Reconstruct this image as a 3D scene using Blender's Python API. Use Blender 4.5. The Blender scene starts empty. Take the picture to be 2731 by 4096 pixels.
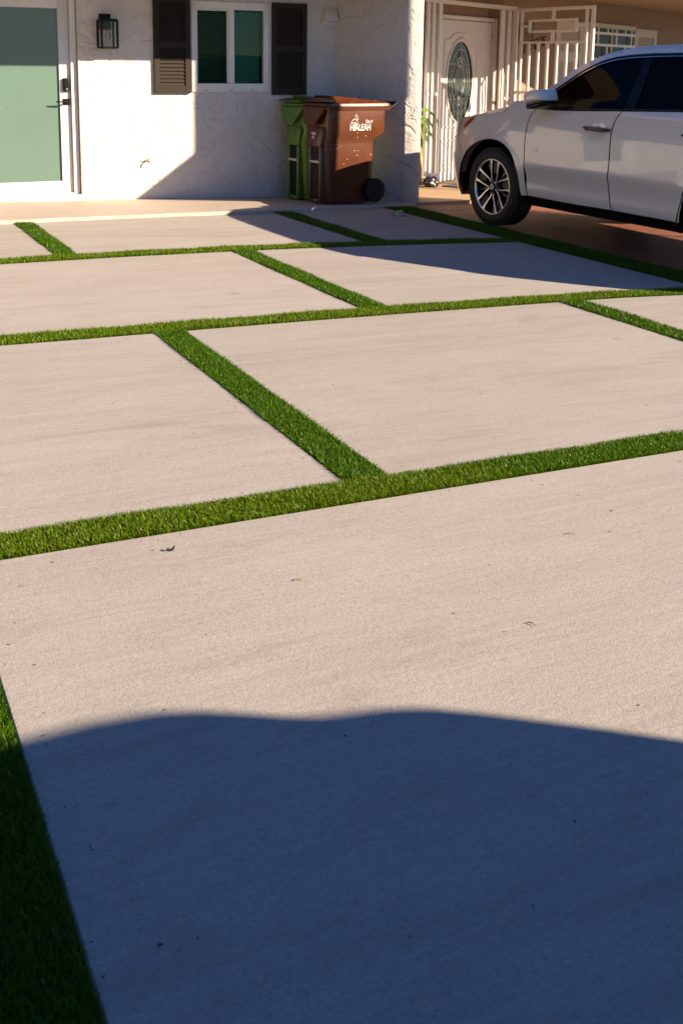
import bpy, bmesh, math, random
import numpy as np
from mathutils import Vector, Matrix
random.seed(7)
rng = np.random.default_rng(7)
S = bpy.context.scene
COL = S.collection
R = math.radians

# ------------------------------------------------------------------ camera, sky, sun, exposure
cam_d = bpy.data.cameras.new('camera'); cam = bpy.data.objects.new('camera', cam_d); COL.objects.link(cam); S.camera = cam
cr = Vector((0.90285639, -0.42985063, 0.00887534)); cu = Vector((0.06895825, 0.16515374, 0.98385416)); cw = Vector((0.42437613, 0.88766699, -0.17875186))
M = Matrix(((cr.x, cu.x, -cw.x, 0), (cr.y, cu.y, -cw.y, 0), (cr.z, cu.z, -cw.z, 1.3), (0, 0, 0, 1)))
cam.matrix_world = M
cam_d.sensor_fit = 'VERTICAL'; cam_d.sensor_height = 36.0; cam_d.sensor_width = 24.0
cam_d.lens = 4164.865 / 4096 * 36.0
cam_d.shift_x = (1365.5 - 1254.626) / 4096
cam_d.shift_y = -(2048 - 1035.333) / 4096
cam_d.clip_start = 0.05; cam_d.clip_end = 500
cam_d.dof.use_dof = True; cam_d.dof.focus_distance = 3.9; cam_d.dof.aperture_fstop = 9.0

SUN = Vector((0.95, -1.0, 0.60)).normalized()
w = bpy.data.worlds.new('World'); S.world = w; w.use_nodes = True
wn = w.node_tree.nodes; wl = w.node_tree.links
sky = wn.new('ShaderNodeTexSky'); sky.sky_type = 'NISHITA'; sky.sun_disc = False
sky.sun_elevation = math.asin(SUN.z); sky.sun_rotation = math.atan2(SUN.x, SUN.y)
sky.air_density = 1.0; sky.dust_density = 0.2; sky.ozone_density = 6.0
hs = wn.new('ShaderNodeHueSaturation'); hs.inputs['Saturation'].default_value = 1.14; hs.inputs['Hue'].default_value = 0.508; wl.new(sky.outputs[0], hs.inputs['Color'])
bg = wn['Background']; wl.new(hs.outputs[0], bg.inputs[0]); bg.inputs[1].default_value = 0.052
sl = bpy.data.lights.new('sun', 'SUN'); sl.energy = 5.0; sl.angle = R(0.42); sl.color = (1.0, 0.80, 0.58)
so = bpy.data.objects.new('sun', sl); COL.objects.link(so); so.location = (12, -12, 9)
so.rotation_euler = SUN.to_track_quat('Z', 'Y').to_euler()
S.view_settings.view_transform = 'Standard'; S.view_settings.look = 'None'
S.view_settings.exposure = 1.62; S.view_settings.gamma = 1.0

# ------------------------------------------------------------------ helpers
def gz(x, y): return -0.0272843 * x + 0.0012 * y

def tag(o, label=None, cat=None, group=None, kind=None):
    if label: o['label'] = label
    if cat: o['category'] = cat
    if group: o['group'] = group
    if kind: o['kind'] = kind
    return o

def empty(name, loc=(0, 0, 0), rz=0.0, label=None, cat=None, group=None):
    o = bpy.data.objects.new(name, None); COL.objects.link(o); o.location = loc; o.rotation_euler = (0, 0, rz)
    o.empty_display_size = 0.1
    return tag(o, label, cat, group)

class MB:
    def __init__(self): self.bm = bmesh.new()
    def box(self, x0, x1, y0, y1, z0, z1, m=None):
        vs = [self.bm.verts.new(v) for v in ((x0, y0, z0), (x1, y0, z0), (x1, y1, z0), (x0, y1, z0), (x0, y0, z1), (x1, y0, z1), (x1, y1, z1), (x0, y1, z1))]
        for f in ((0, 3, 2, 1), (4, 5, 6, 7), (0, 1, 5, 4), (1, 2, 6, 5), (2, 3, 7, 6), (3, 0, 4, 7)):
            self.bm.faces.new([vs[i] for i in f])
        if m is not None:
            for v in vs: v.co = m @ v.co
        return vs
    def loft(self, rings, cap=True, closed=True):
        rs = [[self.bm.verts.new(p) for p in r] for r in rings]
        n = len(rs[0])
        for a, b in zip(rs, rs[1:]):
            for i in range(n if closed else n - 1):
                j = (i + 1) % n
                try: self.bm.faces.new((a[i], a[j], b[j], b[i]))
                except ValueError: pass
        if cap:
            self.bm.faces.new(list(reversed(rs[0]))); self.bm.faces.new(rs[-1])
        return rs
    def prism(self, poly, a, b, axis='y'):
        def P(p, t):
            return (p[0], t, p[1]) if axis == 'y' else ((t, p[0], p[1]) if axis == 'x' else (p[0], p[1], t))
        return self.loft([[P(p, a) for p in poly], [P(p, b) for p in poly]])
    def tube(self, pts, r, n=8, cap=True):
        pts = [Vector(p) for p in pts]; rings = []
        up = Vector((0, 0, 1)); prev = None
        for i, p in enumerate(pts):
            t = (pts[min(i + 1, len(pts) - 1)] - pts[max(i - 1, 0)]).normalized()
            if prev is None:
                a = t.cross(up if abs(t.z) < .9 else Vector((1, 0, 0))).normalized()
            else:
                a = (prev - t * prev.dot(t)).normalized()
            b = t.cross(a); prev = a
            rr = r[i] if isinstance(r, (list, tuple)) else r
            rings.append([p + (a * math.cos(2 * math.pi * k / n) + b * math.sin(2 * math.pi * k / n)) * rr for k in range(n)])
        return self.loft(rings, cap)
    def ribbon(self, pts, wd, th, nrm):
        # flat bar following pts, width wd across, thickness th along nrm
        pts = [Vector(p) for p in pts]; nrm = Vector(nrm); rings = []
        for i, p in enumerate(pts):
            t = (pts[min(i + 1, len(pts) - 1)] - pts[max(i - 1, 0)]).normalized()
            s = t.cross(nrm).normalized()
            ww = wd[i] if isinstance(wd, (list, tuple)) else wd
            rings.append([p - s * ww / 2, p + s * ww / 2, p + s * ww / 2 + nrm * th, p - s * ww / 2 + nrm * th])
        return self.loft(rings)
    def lathe(self, prof, c, axis='x', n=48):
        # prof: list of (t along axis, radius)
        rings = []
        for t, r in prof:
            ring = []
            for k in range(n):
                a = 2 * math.pi * k / n; u, v = r * math.cos(a), r * math.sin(a)
                ring.append((c[0] + t, c[1] + u, c[2] + v) if axis == 'x' else ((c[0] + u, c[1] + t, c[2] + v) if axis == 'y' else (c[0] + u, c[1] + v, c[2] + t)))
            rings.append(ring)
        return self.loft(rings, cap=False)
    def build(self, name, mat, parent=None, smooth=False, bevel=0.0, seg=1, angle=35, loc=None):
        bm = self.bm
        bmesh.ops.remove_doubles(bm, verts=bm.verts, dist=1e-6)
        bmesh.ops.recalc_face_normals(bm, faces=bm.faces)
        if bevel > 0:
            es = [e for e in bm.edges if len(e.link_faces) == 2 and e.calc_face_angle(0) > R(angle)]
            bmesh.ops.bevel(bm, geom=es, offset=bevel, segments=seg, affect='EDGES', profile=0.5, clamp_overlap=True)
        if smooth or bevel > 0:
            for f in bm.faces: f.smooth = True
            for e in bm.edges:
                if len(e.link_faces) != 2 or e.calc_face_angle(0) > R(angle): e.smooth = False
        me = bpy.data.meshes.new(name); bm.to_mesh(me); bm.free()
        o = bpy.data.objects.new(name, me); COL.objects.link(o)
        if mat: me.materials.append(mat)
        if any(p.material_index == 1 for p in me.polygons): me.materials.append(BPLAS)
        if parent: o.parent = parent
        if loc: o.location = loc
        return o

def rrect(x0, x1, y0, y1, r, n=5):
    pts = []
    for cx, cy, a0 in ((x1 - r, y1 - r, 0), (x0 + r, y1 - r, 90), (x0 + r, y0 + r, 180), (x1 - r, y0 + r, 270)):
        for k in range(n + 1):
            a = R(a0 + 90 * k / n); pts.append((cx + r * math.cos(a), cy + r * math.sin(a)))
    return pts

# ------------------------------------------------------------------ materials
class NT:
    def __init__(self, name):
        self.m = bpy.data.materials.new(name); self.m.use_nodes = True
        self.t = self.m.node_tree; self.b = self.t.nodes['Principled BSDF']; self.out = self.t.nodes['Material Output']
        self._tc = None
    def n(self, typ, **kw):
        x = self.t.nodes.new(typ)
        for k, v in kw.items():
            if k in x.inputs.keys(): x.inputs[k].default_value = v
            else: setattr(x, k, v)
        return x
    def l(self, a, b): self.t.links.new(a, b)
    def co(self, scale=(1, 1, 1), rot=(0, 0, 0)):
        if self._tc is None: self._tc = self.n('ShaderNodeTexCoord')
        mp = self.n('ShaderNodeMapping'); mp.inputs['Scale'].default_value = scale; mp.inputs['Rotation'].default_value = rot
        self.l(self._tc.outputs['Object'], mp.inputs[0]); return mp.outputs[0]
    def noise(self, scale, detail=4, rough=.55, dist=0, vec=None, sc=(1, 1, 1), rot=(0, 0, 0)):
        x = self.n('ShaderNodeTexNoise'); x.inputs['Scale'].default_value = scale; x.inputs['Detail'].default_value = detail
        x.inputs['Roughness'].default_value = rough; x.inputs['Distortion'].default_value = dist
        self.l(vec or self.co(sc, rot), x.inputs['Vector']); return x.outputs['Fac']
    def ramp(self, fac, stops):
        x = self.n('ShaderNodeValToRGB'); cr_ = x.color_ramp
        while len(cr_.elements) < len(stops): cr_.elements.new(.5)
        for e, (p, c) in zip(cr_.elements, stops):
            e.position = p; e.color = (*c, 1) if len(c) == 3 else c
        self.l(fac, x.inputs[0]); return x.outputs[0]
    def mix(self, fac, a, b, mode='MIX'):
        x = self.n('ShaderNodeMix', data_type='RGBA', blend_type=mode)
        for s, v in ((0, fac), (6, a), (7, b)):
            if isinstance(v, (int, float)): x.inputs[s].default_value = v
            elif isinstance(v, tuple): x.inputs[s].default_value = (*v, 1)
            else: self.l(v, x.inputs[s])
        return x.outputs[2]
    def math(self, op, a, b=0.0, c=0.0):
        x = self.n('ShaderNodeMath', operation=op)
        for i, v in enumerate((a, b, c)):
            if isinstance(v, (int, float)): x.inputs[i].default_value = v
            else: self.l(v, x.inputs[i])
        return x.outputs[0]
    def bump(self, h, strength=.3, dist=.01, prev=None):
        x = self.n('ShaderNodeBump'); x.inputs['Strength'].default_value = strength; x.inputs['Distance'].default_value = dist
        self.l(h, x.inputs['Height'])
        if prev is not None: self.l(prev, x.inputs['Normal'])
        self.l(x.outputs[0], self.b.inputs['Normal']); return x.outputs[0]
    def base(self, c):
        if isinstance(c, tuple): self.b.inputs['Base Color'].default_value = (*c, 1)
        else: self.l(c, self.b.inputs['Base Color'])
    def set(self, **kw):
        for k, v in kw.items(): self.b.inputs[k.replace('_', ' ')].default_value = v

def plain(name, c, rough=.5, metal=0.0, var=.12, vs=9.0, bump=0.0, bs=120.0, coat=0.0, spec=None):
    t = NT(name); f = t.noise(vs, 5, .6)
    lo = tuple(x * (1 - var) for x in c); hi = tuple(min(1, x * (1 + var * .6)) for x in c)
    t.base(t.ramp(f, [(.3, lo), (.7, hi)])); t.set(Roughness=rough, Metallic=metal)
    if coat: t.set(Coat_Weight=coat, Coat_Roughness=.04)
    if spec is not None: t.b.inputs['Specular IOR Level'].default_value = spec
    if bump: t.bump(t.noise(bs, 3), bump, .004)
    return t.m

def m_concrete():
    t = NT('concrete')
    big = t.noise(.8, 5, .62, .9, sc=(.6, 1.5, 1)); mid = t.noise(4.2, 6, .68, .5, sc=(.5, 1.6, 1)); fine = t.noise(190, 2, .6); grit = t.noise(75, 3, .7)
    broom = t.noise(46, 5, .75, .25, sc=(.06, 1.5, 1), rot=(0, 0, R(5)))
    C = (.322, .296, .270)
    def sh(k, w=0.0): return tuple(min(1, c * k * (1 - w * q)) for c, q in zip(C, (0, .35, .8)))
    c = t.ramp(big, [(.32, sh(.72, .14)), (.5, sh(1.0)), (.66, sh(1.18, -.06))])
    c = t.mix(.5, c, t.ramp(mid, [(.32, sh(.60, .20)), (.46, sh(.96)), (.60, sh(1.08)), (.74, sh(1.28, -.08))]))
    c = t.mix(.34, c, t.ramp(broom, [(.30, sh(.52)), (.5, sh(1.0)), (.72, sh(1.32))]))
    c = t.mix(.38, c, t.ramp(fine, [(.30, sh(.50)), (.5, sh(1.0)), (.75, sh(1.42))]))
    c = t.mix(.22, c, t.ramp(grit, [(.30, sh(.55)), (.5, sh(1.0)), (.72, sh(1.3))]))
    # dark pits in patches, tan stains, pale efflorescence
    v = t.n('ShaderNodeTexVoronoi', feature='F1'); v.inputs['Scale'].default_value = 42; t.l(t.co(), v.inputs['Vector'])
    pit = t.math('LESS_THAN', v.outputs['Distance'], .085)
    gate = t.math('GREATER_THAN', t.noise(2.7, 3), .50)
    c = t.mix(t.math('MULTIPLY', t.math('MULTIPLY', pit, gate), .5), c, (.085, .072, .06))
    st = t.ramp(t.noise(1.9, 5, .66, 1.4, sc=(.45, 1.7, 1)), [(.57, (0, 0, 0)), (.74, (1, 1, 1))])
    c = t.mix(t.math('MULTIPLY', st, .5), c, sh(.62, .28))
    streak = t.ramp(t.noise(3.2, 6, .72, .5, sc=(.16, 1.5, 1), rot=(0, 0, R(-6))), [(.50, (0, 0, 0)), (.72, (1, 1, 1))])
    c = t.mix(t.math('MULTIPLY', streak, .34), c, sh(.60, .18))
    v2 = t.n('ShaderNodeTexVoronoi', feature='F1'); v2.inputs['Scale'].default_value = 1.35; t.l(t.co(), v2.inputs['Vector'])
    spot = t.ramp(t.math('ADD', v2.outputs['Distance'], t.math('MULTIPLY', t.noise(22, 4), .06)), [(.055, (1, 1, 1)), (.085, (0, 0, 0))])
    c = t.mix(t.math('MULTIPLY', spot, .35), c, sh(.50, .30))
    pale = t.ramp(t.noise(1.3, 6, .7, .9, sc=(.5, 1.8, 1)), [(.56, (0, 0, 0)), (.70, (1, 1, 1))])
    c = t.mix(t.math('MULTIPLY', pale, .30), c, sh(1.28, -.10))
    oi = t.n('ShaderNodeObjectInfo'); tone = t.math('ADD', t.math('MULTIPLY', oi.outputs['Random'], .10), .95)
    tc = t.n('ShaderNodeCombineColor')
    for k in range(3): t.l(tone, tc.inputs[k])
    c = t.mix(1.0, c, tc.outputs[0], 'MULTIPLY')
    t.base(c); t.set(Roughness=.85)
    t.b.inputs['Specular IOR Level'].default_value = .25
    n = t.bump(broom, .14, .006); n = t.bump(grit, .14, .004, n); t.bump(fine, .34, .0025, n)
    return t.m

def m_stucco(name, c, strength=.55):
    t = NT(name)
    def ridge(scale, dist, wd):
        f = t.noise(scale, 3, .5, dist)
        d = t.math('ABSOLUTE', t.math('SUBTRACT', f, .5))
        return t.math('SUBTRACT', 1.0, t.math('MINIMUM', t.math('DIVIDE', d, wd), 1.0))
    patch = t.ramp(t.noise(4.2, 4, .55, 1.1), [(.44, (0, 0, 0)), (.52, (1, 1, 1))])
    rd = t.math('MULTIPLY', ridge(3.6, 1.3, .022), t.ramp(t.noise(2.6, 2), [(.45, (0, 0, 0)), (.6, (1, 1, 1))]))
    rough = t.noise(26, 5, .65, .8); fine = t.noise(140, 3)
    h = t.math('ADD', t.math('MULTIPLY', patch, .8), t.math('ADD', t.math('MULTIPLY', rd, .7), t.math('MULTIPLY', rough, .75)))
    dirt = t.noise(1.6, 5, .65, .7)
    t.base(t.mix(.35, c, t.ramp(dirt, [(.3, tuple(x * .86 for x in c)), (.65, tuple(min(.88, x * 1.05) for x in c))])))
    t.set(Roughness=.75); t.b.inputs['Specular IOR Level'].default_value = .3
    n = t.bump(h, strength, .02); t.bump(fine, .18, .003, n)
    return t.m

def m_tile(name, c, grout, sx, sy, rz=0.0):
    t = NT(name)
    b = t.n('ShaderNodeTexBrick'); b.offset = .5
    b.inputs['Scale'].default_value = 1.0; b.inputs['Brick Width'].default_value = sx; b.inputs['Row Height'].default_value = sy
    b.inputs['Mortar Size'].default_value = .0035; b.inputs['Mortar Smooth'].default_value = .6
    b.inputs['Color1'].default_value = (*c, 1); b.inputs['Color2'].default_value = (*[x * .93 for x in c], 1); b.inputs['Mortar'].default_value = (*grout, 1)
    t.l(t.co((1, 1, 1), (0, 0, rz)), b.inputs['Vector'])
    f = t.noise(3, 6, .65, .5, sc=(.5, 2, 1)); f2 = t.noise(60, 3)
    col = t.mix(.35, b.outputs[0], t.ramp(f, [(.3, tuple(x * .7 for x in c)), (.7, tuple(min(.9, x * 1.2) for x in c))]))
    t.base(col); t.set(Roughness=.6); t.bump(f2, .15, .002)
    return t.m

def m_red():
    t = NT('red_stained_concrete')
    f = t.noise(1.7, 6, .65, .8, sc=(1, 2, 1)); g = t.noise(12, 5, .7); fine = t.noise(130, 3, .7)
    c = t.ramp(f, [(.25, (.085, .026, .015)), (.5, (.145, .043, .022)), (.75, (.20, .072, .040))])
    c = t.mix(.35, c, t.ramp(g, [(.3, (.12, .045, .03)), (.7, (.38, .17, .10))]))
    v = t.n('ShaderNodeTexVoronoi', feature='DISTANCE_TO_EDGE'); v.inputs['Scale'].default_value = .42
    dv = t.n('ShaderNodeVectorMath', operation='ADD'); nz = t.n('ShaderNodeTexNoise'); nz.inputs['Scale'].default_value = 2.2
    t.l(t.co(), nz.inputs['Vector']); sc = t.n('ShaderNodeVectorMath', operation='SCALE'); sc.inputs['Scale'].default_value = .5
    t.l(nz.outputs['Color'], sc.inputs[0]); t.l(t.co(), dv.inputs[0]); t.l(sc.outputs[0], dv.inputs[1]); t.l(dv.outputs[0], v.inputs['Vector'])
    crk = t.math('LESS_THAN', v.outputs['Distance'], .008)
    c = t.mix(t.math('MULTIPLY', crk, .85), c, (.03, .018, .013))
    t.base(c); t.set(Roughness=.6); t.bump(t.math('ADD', fine, t.math('MULTIPLY', crk, -2)), .4, .004)
    return t.m

def m_grass(name='turf_blades'):
    t = NT(name)
    a = t.n('ShaderNodeAttribute', attribute_name='tint')
    c = t.ramp(a.outputs['Fac'], [(.0, (.024, .072, .001)), (.40, (.052, .134, .002)), (.80, (.125, .200, .003)), (.93, (.20, .235, .008)), (1.0, (.18, .14, .03))])
    t.base(c); t.set(Roughness=.38); t.b.inputs['Specular IOR Level'].default_value = .22
    tr = t.n('ShaderNodeBsdfTranslucent'); t.l(t.mix(1.0, c, (1.0, 1.1, .3), 'MULTIPLY'), tr.inputs[0])
    mx = t.n('ShaderNodeMixShader'); mx.inputs[0].default_value = .33
    t.l(t.b.outputs[0], mx.inputs[1]); t.l(tr.outputs[0], mx.inputs[2]); t.l(mx.outputs[0], t.out.inputs[0])
    return t.m

def m_glass(name, tint, rough=.01, refl=1.0):
    t = NT(name)
    tr = t.n('ShaderNodeBsdfTransparent'); tr.inputs[0].default_value = (*tint, 1)
    gl = t.n('ShaderNodeBsdfGlossy'); gl.inputs['Roughness'].default_value = rough
    fr = t.n('ShaderNodeFresnel'); fr.inputs['IOR'].default_value = 1.5
    mx = t.n('ShaderNodeMixShader'); t.l(t.math('MULTIPLY', fr.outputs[0], refl), mx.inputs[0])
    t.l(tr.outputs[0], mx.inputs[1]); t.l(gl.outputs[0], mx.inputs[2]); t.l(mx.outputs[0], t.out.inputs[0])
    return t.m

def m_cart(name, c, specks):
    t = NT(name)
    f = t.noise(7, 5, .6); col = t.ramp(f, [(.3, tuple(x * .75 for x in c)), (.7, tuple(x * 1.15 for x in c))])
    if specks:
        v = t.n('ShaderNodeTexVoronoi', feature='F1'); v.inputs['Scale'].default_value = 13; v.inputs['Randomness'].default_value = 1
        t.l(t.co((1, 1, 2.1), (0, R(18), 0)), v.inputs['Vector'])
        k = t.math('MULTIPLY', t.math('LESS_THAN', v.outputs['Distance'], .10), t.math('GREATER_THAN', t.noise(5, 2), .50))
        sc = t.ramp(t.noise(9, 5, .7, .6, sc=(2.2, 2.2, .35), rot=(0, R(8), 0)), [(.62, (0, 0, 0)), (.74, (1, 1, 1))])
        col = t.mix(t.math('MULTIPLY', sc, .22), col, (.22, .12, .07))
        col = t.mix(t.math('MULTIPLY', k, .8), col, (.60, .48, .38))
    t.base(col); t.set(Roughness=.36); t.bump(t.noise(220, 2), .12, .002)
    return t.m

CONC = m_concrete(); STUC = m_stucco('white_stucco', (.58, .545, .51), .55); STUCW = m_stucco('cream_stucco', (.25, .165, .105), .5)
TILE = m_tile('beige_patio_tile', (.40, .342, .290), (.25, .20, .16), 1.2, .6, R(90)); PTILE = m_tile('tan_porch_tile', (.34, .235, .145), (.20, .14, .09), .55, .55, R(-25.5))
RED = m_red(); SOIL = plain('soil', (.10, .085, .06), .95, bump=.5); GRASS = m_grass(); TBASE = plain('turf_backing', (.014, .034, .003), .95, var=.4, vs=60)
VINYL = plain('white_vinyl', (.62, .61, .60), .35, var=.05); DOORW = plain('white_door_paint', (.58, .54, .50), .4, var=.05)
IRON = plain('white_painted_iron', (.60, .57, .52), .38, var=.06); SHUT = plain('brown_shutter_paint', (.027, .021, .0155), .65, var=.12, spec=.15)
WSHUT = plain('cream_shutter_paint', (.45, .38, .32), .5, var=.06); BLACK = plain('black_metal', (.006, .006, .007), .5, var=.3, spec=.15)
SOFF = plain('soffit_paint', (.36, .25, .16), .7, var=.08); GREY = plain('grey_plastic', (.35, .34, .32), .5); STEEL = plain('steel', (.45, .45, .46), .28, metal=1, var=.1)
BRASS = plain('weathered_brass', (.22, .14, .055), .4, metal=1, var=.3); DARKP = plain('dark_pane', (.010, .011, .012), .3, var=.2, spec=.12)

def m_paint():
    t = NT('white_pearl_paint'); t.base(t.ramp(t.noise(420, 2), [(.3, (.635, .60, .55)), (.7, (.68, .645, .595))]))
    t.set(Roughness=.32, Metallic=.0, Coat_Weight=1.0, Coat_Roughness=.03); return t.m
PAINT = m_paint(); RUBBER = plain('tyre_rubber', (.012, .012, .012), .7, var=.3, vs=30, bump=.25, bs=90)
BPLAS = plain('black_trim_plastic', (.006, .006, .007), .35, var=.2, spec=.25); GLOSSB = plain('gloss_black', (.003, .003, .0035), .12, var=.1, spec=.12)
CHROME = plain('chrome', (.78, .77, .75), .12, metal=1, var=.04)
ALLOY = plain('machined_alloy', (.74, .70, .66), .26, metal=1, var=.05); DALLOY = plain('dark_alloy', (.035, .036, .042), .35, metal=.6, var=.15)
TINT = m_glass('tinted_car_glass', (.026, .028, .027), .01, .20); TINT2 = m_glass('privacy_car_glass', (.016, .017, .017), .01, .20)
AMBER = plain('amber_lens', (.30, .055, .01), .15, var=.2, coat=1); LENS = plain('headlight_lens', (.52, .47, .42), .12, var=.2, coat=1); REDL = plain('red_lens', (.25, .01, .008), .15, coat=1)

# ------------------------------------------------------------------ the ground, slabs, patio, pad
def bow(x, y):
    A = 0.0
    if 2.9 < y < 9.0: A = .14 * math.exp(-((y - 7.35) / 1.15) ** 2) + .035 * math.exp(-((y - 5.1) / .9) ** 2)
    return y + A * max(0.0, 1 - ((x - 3.25) / 2.2) ** 2) - (.045 * math.exp(-((y - 5.1) / .9) ** 2) if x > 4.6 else 0.0) * min(1, (x - 4.6) / .6)

def sheet(name, x0, x1, y0, y1, top, depth, mat, parent=None, f0=None, f1=None, nx=14, ny=10, cham=.004):
    # slab whose front and back edges may be curves f0(x), f1(x)
    b = MB(); bm = b.bm
    fa = f0 or (lambda x: bow(x, y0)); fb = f1 or (lambda x: bow(x, y1))
    us = [0, cham] + [(x1 - x0) * i / nx for i in range(1, nx)] + [(x1 - x0) - cham, x1 - x0]
    g = []
    for iu, u in enumerate(us):
        x = x0 + u; ya, yb = fa(x), fb(x); row = []
        vs = [0, cham] + [(yb - ya) * i / ny for i in range(1, ny)] + [(yb - ya) - cham, yb - ya]
        for iv, v in enumerate(vs):
            y = ya + v; tp = top(x, y) if callable(top) else top; edge = iu in (0, len(us) - 1) or iv in (0, len(vs) - 1)
            row.append(bm.verts.new((x, y, gz(x, y) + tp - (cham if edge else 0))))
        g.append(row)
    for i in range(len(g) - 1):
        for j in range(len(g[0]) - 1):
            bm.faces.new((g[i][j], g[i + 1][j], g[i + 1][j + 1], g[i][j + 1]))
    loop = [r[0] for r in g] + g[-1][1:] + [r[-1] for r in reversed(g[:-1])] + list(reversed(g[0][1:-1]))
    low = [bm.verts.new((v.co.x, v.co.y, v.co.z - depth)) for v in loop]
    for i in range(len(loop)):
        j = (i + 1) % len(loop); bm.faces.new((loop[i], low[i], low[j], loop[j]))
    o = b.build(name, mat, parent, smooth=True, angle=20); return o

g = MB(); g.bm.faces.new([g.bm.verts.new((x, y, gz(x, y) - .075)) for x, y in ((-150, -150), (150, -150), (150, 150), (-150, 150))])
tag(g.build('ground', SOIL), kind='structure')
patio_pts = [(-4, 9.0), (1.0, 9.08), (1.38, 9.11), (2.04, 9.21), (3.01, 9.32), (3.91, 9.38), (4.54, 9.50), (5.29, 9.57), (5.70, 9.585)]
def pedge(x):
    for (a, b), (c, d) in zip(patio_pts, patio_pts[1:]):
        if a <= x <= c: return b + (d - b) * (x - a) / (c - a) + .006 * math.sin(x * 11) + .004 * math.sin(x * 27 + 2 * math.sin(x * 5))
    return 9.585
slabs = [(.28, 5.40, -3.0, 2.72), (-3.5, 1.50, 2.885, 5.005), (1.662, 4.10, 2.885, 5.005), (4.275, 5.40, 2.885, 5.005),
         (-3.5, 2.81, 5.185, 7.185), (2.975, 5.39, 5.185, 7.185), (-3.5, 1.508, 7.38, None), (1.66, 4.05, 7.38, None), (4.252, 5.40, 7.38, None)]
for x0, x1, y0, y1 in slabs:
    o = sheet('driveway_slab', x0, x1, y0, y1 or 9.3, 0.0, .10, CONC, f1=(None if y1 else (lambda x: pedge(x) - .004)))
    tag(o, kind='structure')
tag(sheet('driveway_slab', -3.5, -.9, -3.0, 2.72, 0.0, .10, CONC), kind='structure')
PTOP = lambda x, y: .031 - .041 * max(0.0, min(1.0, (y - 9.5) / 1.3))
tag(sheet('patio', -4, 5.80, 9.3, 11.1, PTOP, .10, TILE, f0=pedge, f1=lambda x: 11.1, nx=280, ny=8), kind='structure')
tag(sheet('parking_pad', 5.735, 14, -3, 9.86, -.012, .06, RED, f0=lambda x: -3, f1=lambda x: 9.86), kind='structure')
tag(sheet('street', -30, 30, -14, -3.02, -.03, .05, plain('asphalt', (.05, .05, .05), .9, bump=.4), f0=lambda x: -14, f1=lambda x: -3.02), kind='structure')

# ------------------------------------------------------------------ artificial turf: backing and blades
strips = []   # (x0,x1,y0,y1, density, length, width, curved)
def addstrip(x0, x1, y0, y1, den, ln, wd): strips.append((x0, x1, y0, y1, den, ln, wd))
addstrip(-.15, .278, .75, 2.72, 42000, .025, .0020)
addstrip(-.4, 2.9, 2.722, 2.883, 34000, .029, .0027); addstrip(2.9, 5.4, 2.722, 2.883, 9000, .034, .004)
addstrip(1.502, 1.66, 2.885, 5.005, 30000, .031, .0029)
addstrip(4.102, 4.273, 2.885, 5.005, 15000, .036, .0045)
addstrip(.2, 5.4, 5.008, 5.183, 17000, .036, .0042)
addstrip(2.812, 2.973, 5.185, 7.185, 15000, .036, .0046)
addstrip(.5, 5.4, 7.19, 7.375, 11000, .038, .0055)
addstrip(1.51, 1.658, 7.38, 9.13, 11000, .038, .0058); addstrip(4.052, 4.25, 7.38, 9.40, 11000, .036, .0058)
addstrip(5.40, 5.735, 4.6, 9.60, 11000, .036, .0055)
b = MB()
for x0, x1, y0, y1 in ((-.9, .28, -3, 2.72), (-3.5, 5.4, 2.72, 2.885), (1.5, 1.662, 2.885, 5.0), (4.1, 4.275, 2.885, 5.0), (2.81, 2.975, 5.19, 7.19), (1.508, 1.66, 7.38, 9.3), (4.05, 4.252, 7.38, 9.6), (5.4, 5.735, -3, 9.95)):
    q = [b.bm.verts.new((x, y, gz(x, y) - .012)) for x, y in ((x0, y0), (x1, y0), (x1, y1), (x0, y1))]; b.bm.faces.new(q)
for ya, yb in ((5.0, 5.19), (7.18, 7.385)):
    xs = [-3.5 + 8.9 * i / 40 for i in range(41)]
    lo = [b.bm.verts.new((x, bow(x, ya), gz(x, ya) - .0125)) for x in xs]; hi = [b.bm.verts.new((x, bow(x, yb), gz(x, yb) - .0125)) for x in xs]
    for i in range(40): b.bm.faces.new((lo[i], lo[i + 1], hi[i + 1], hi[i]))
tag(b.build('turf_backing', TBASE), kind='structure')

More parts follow.
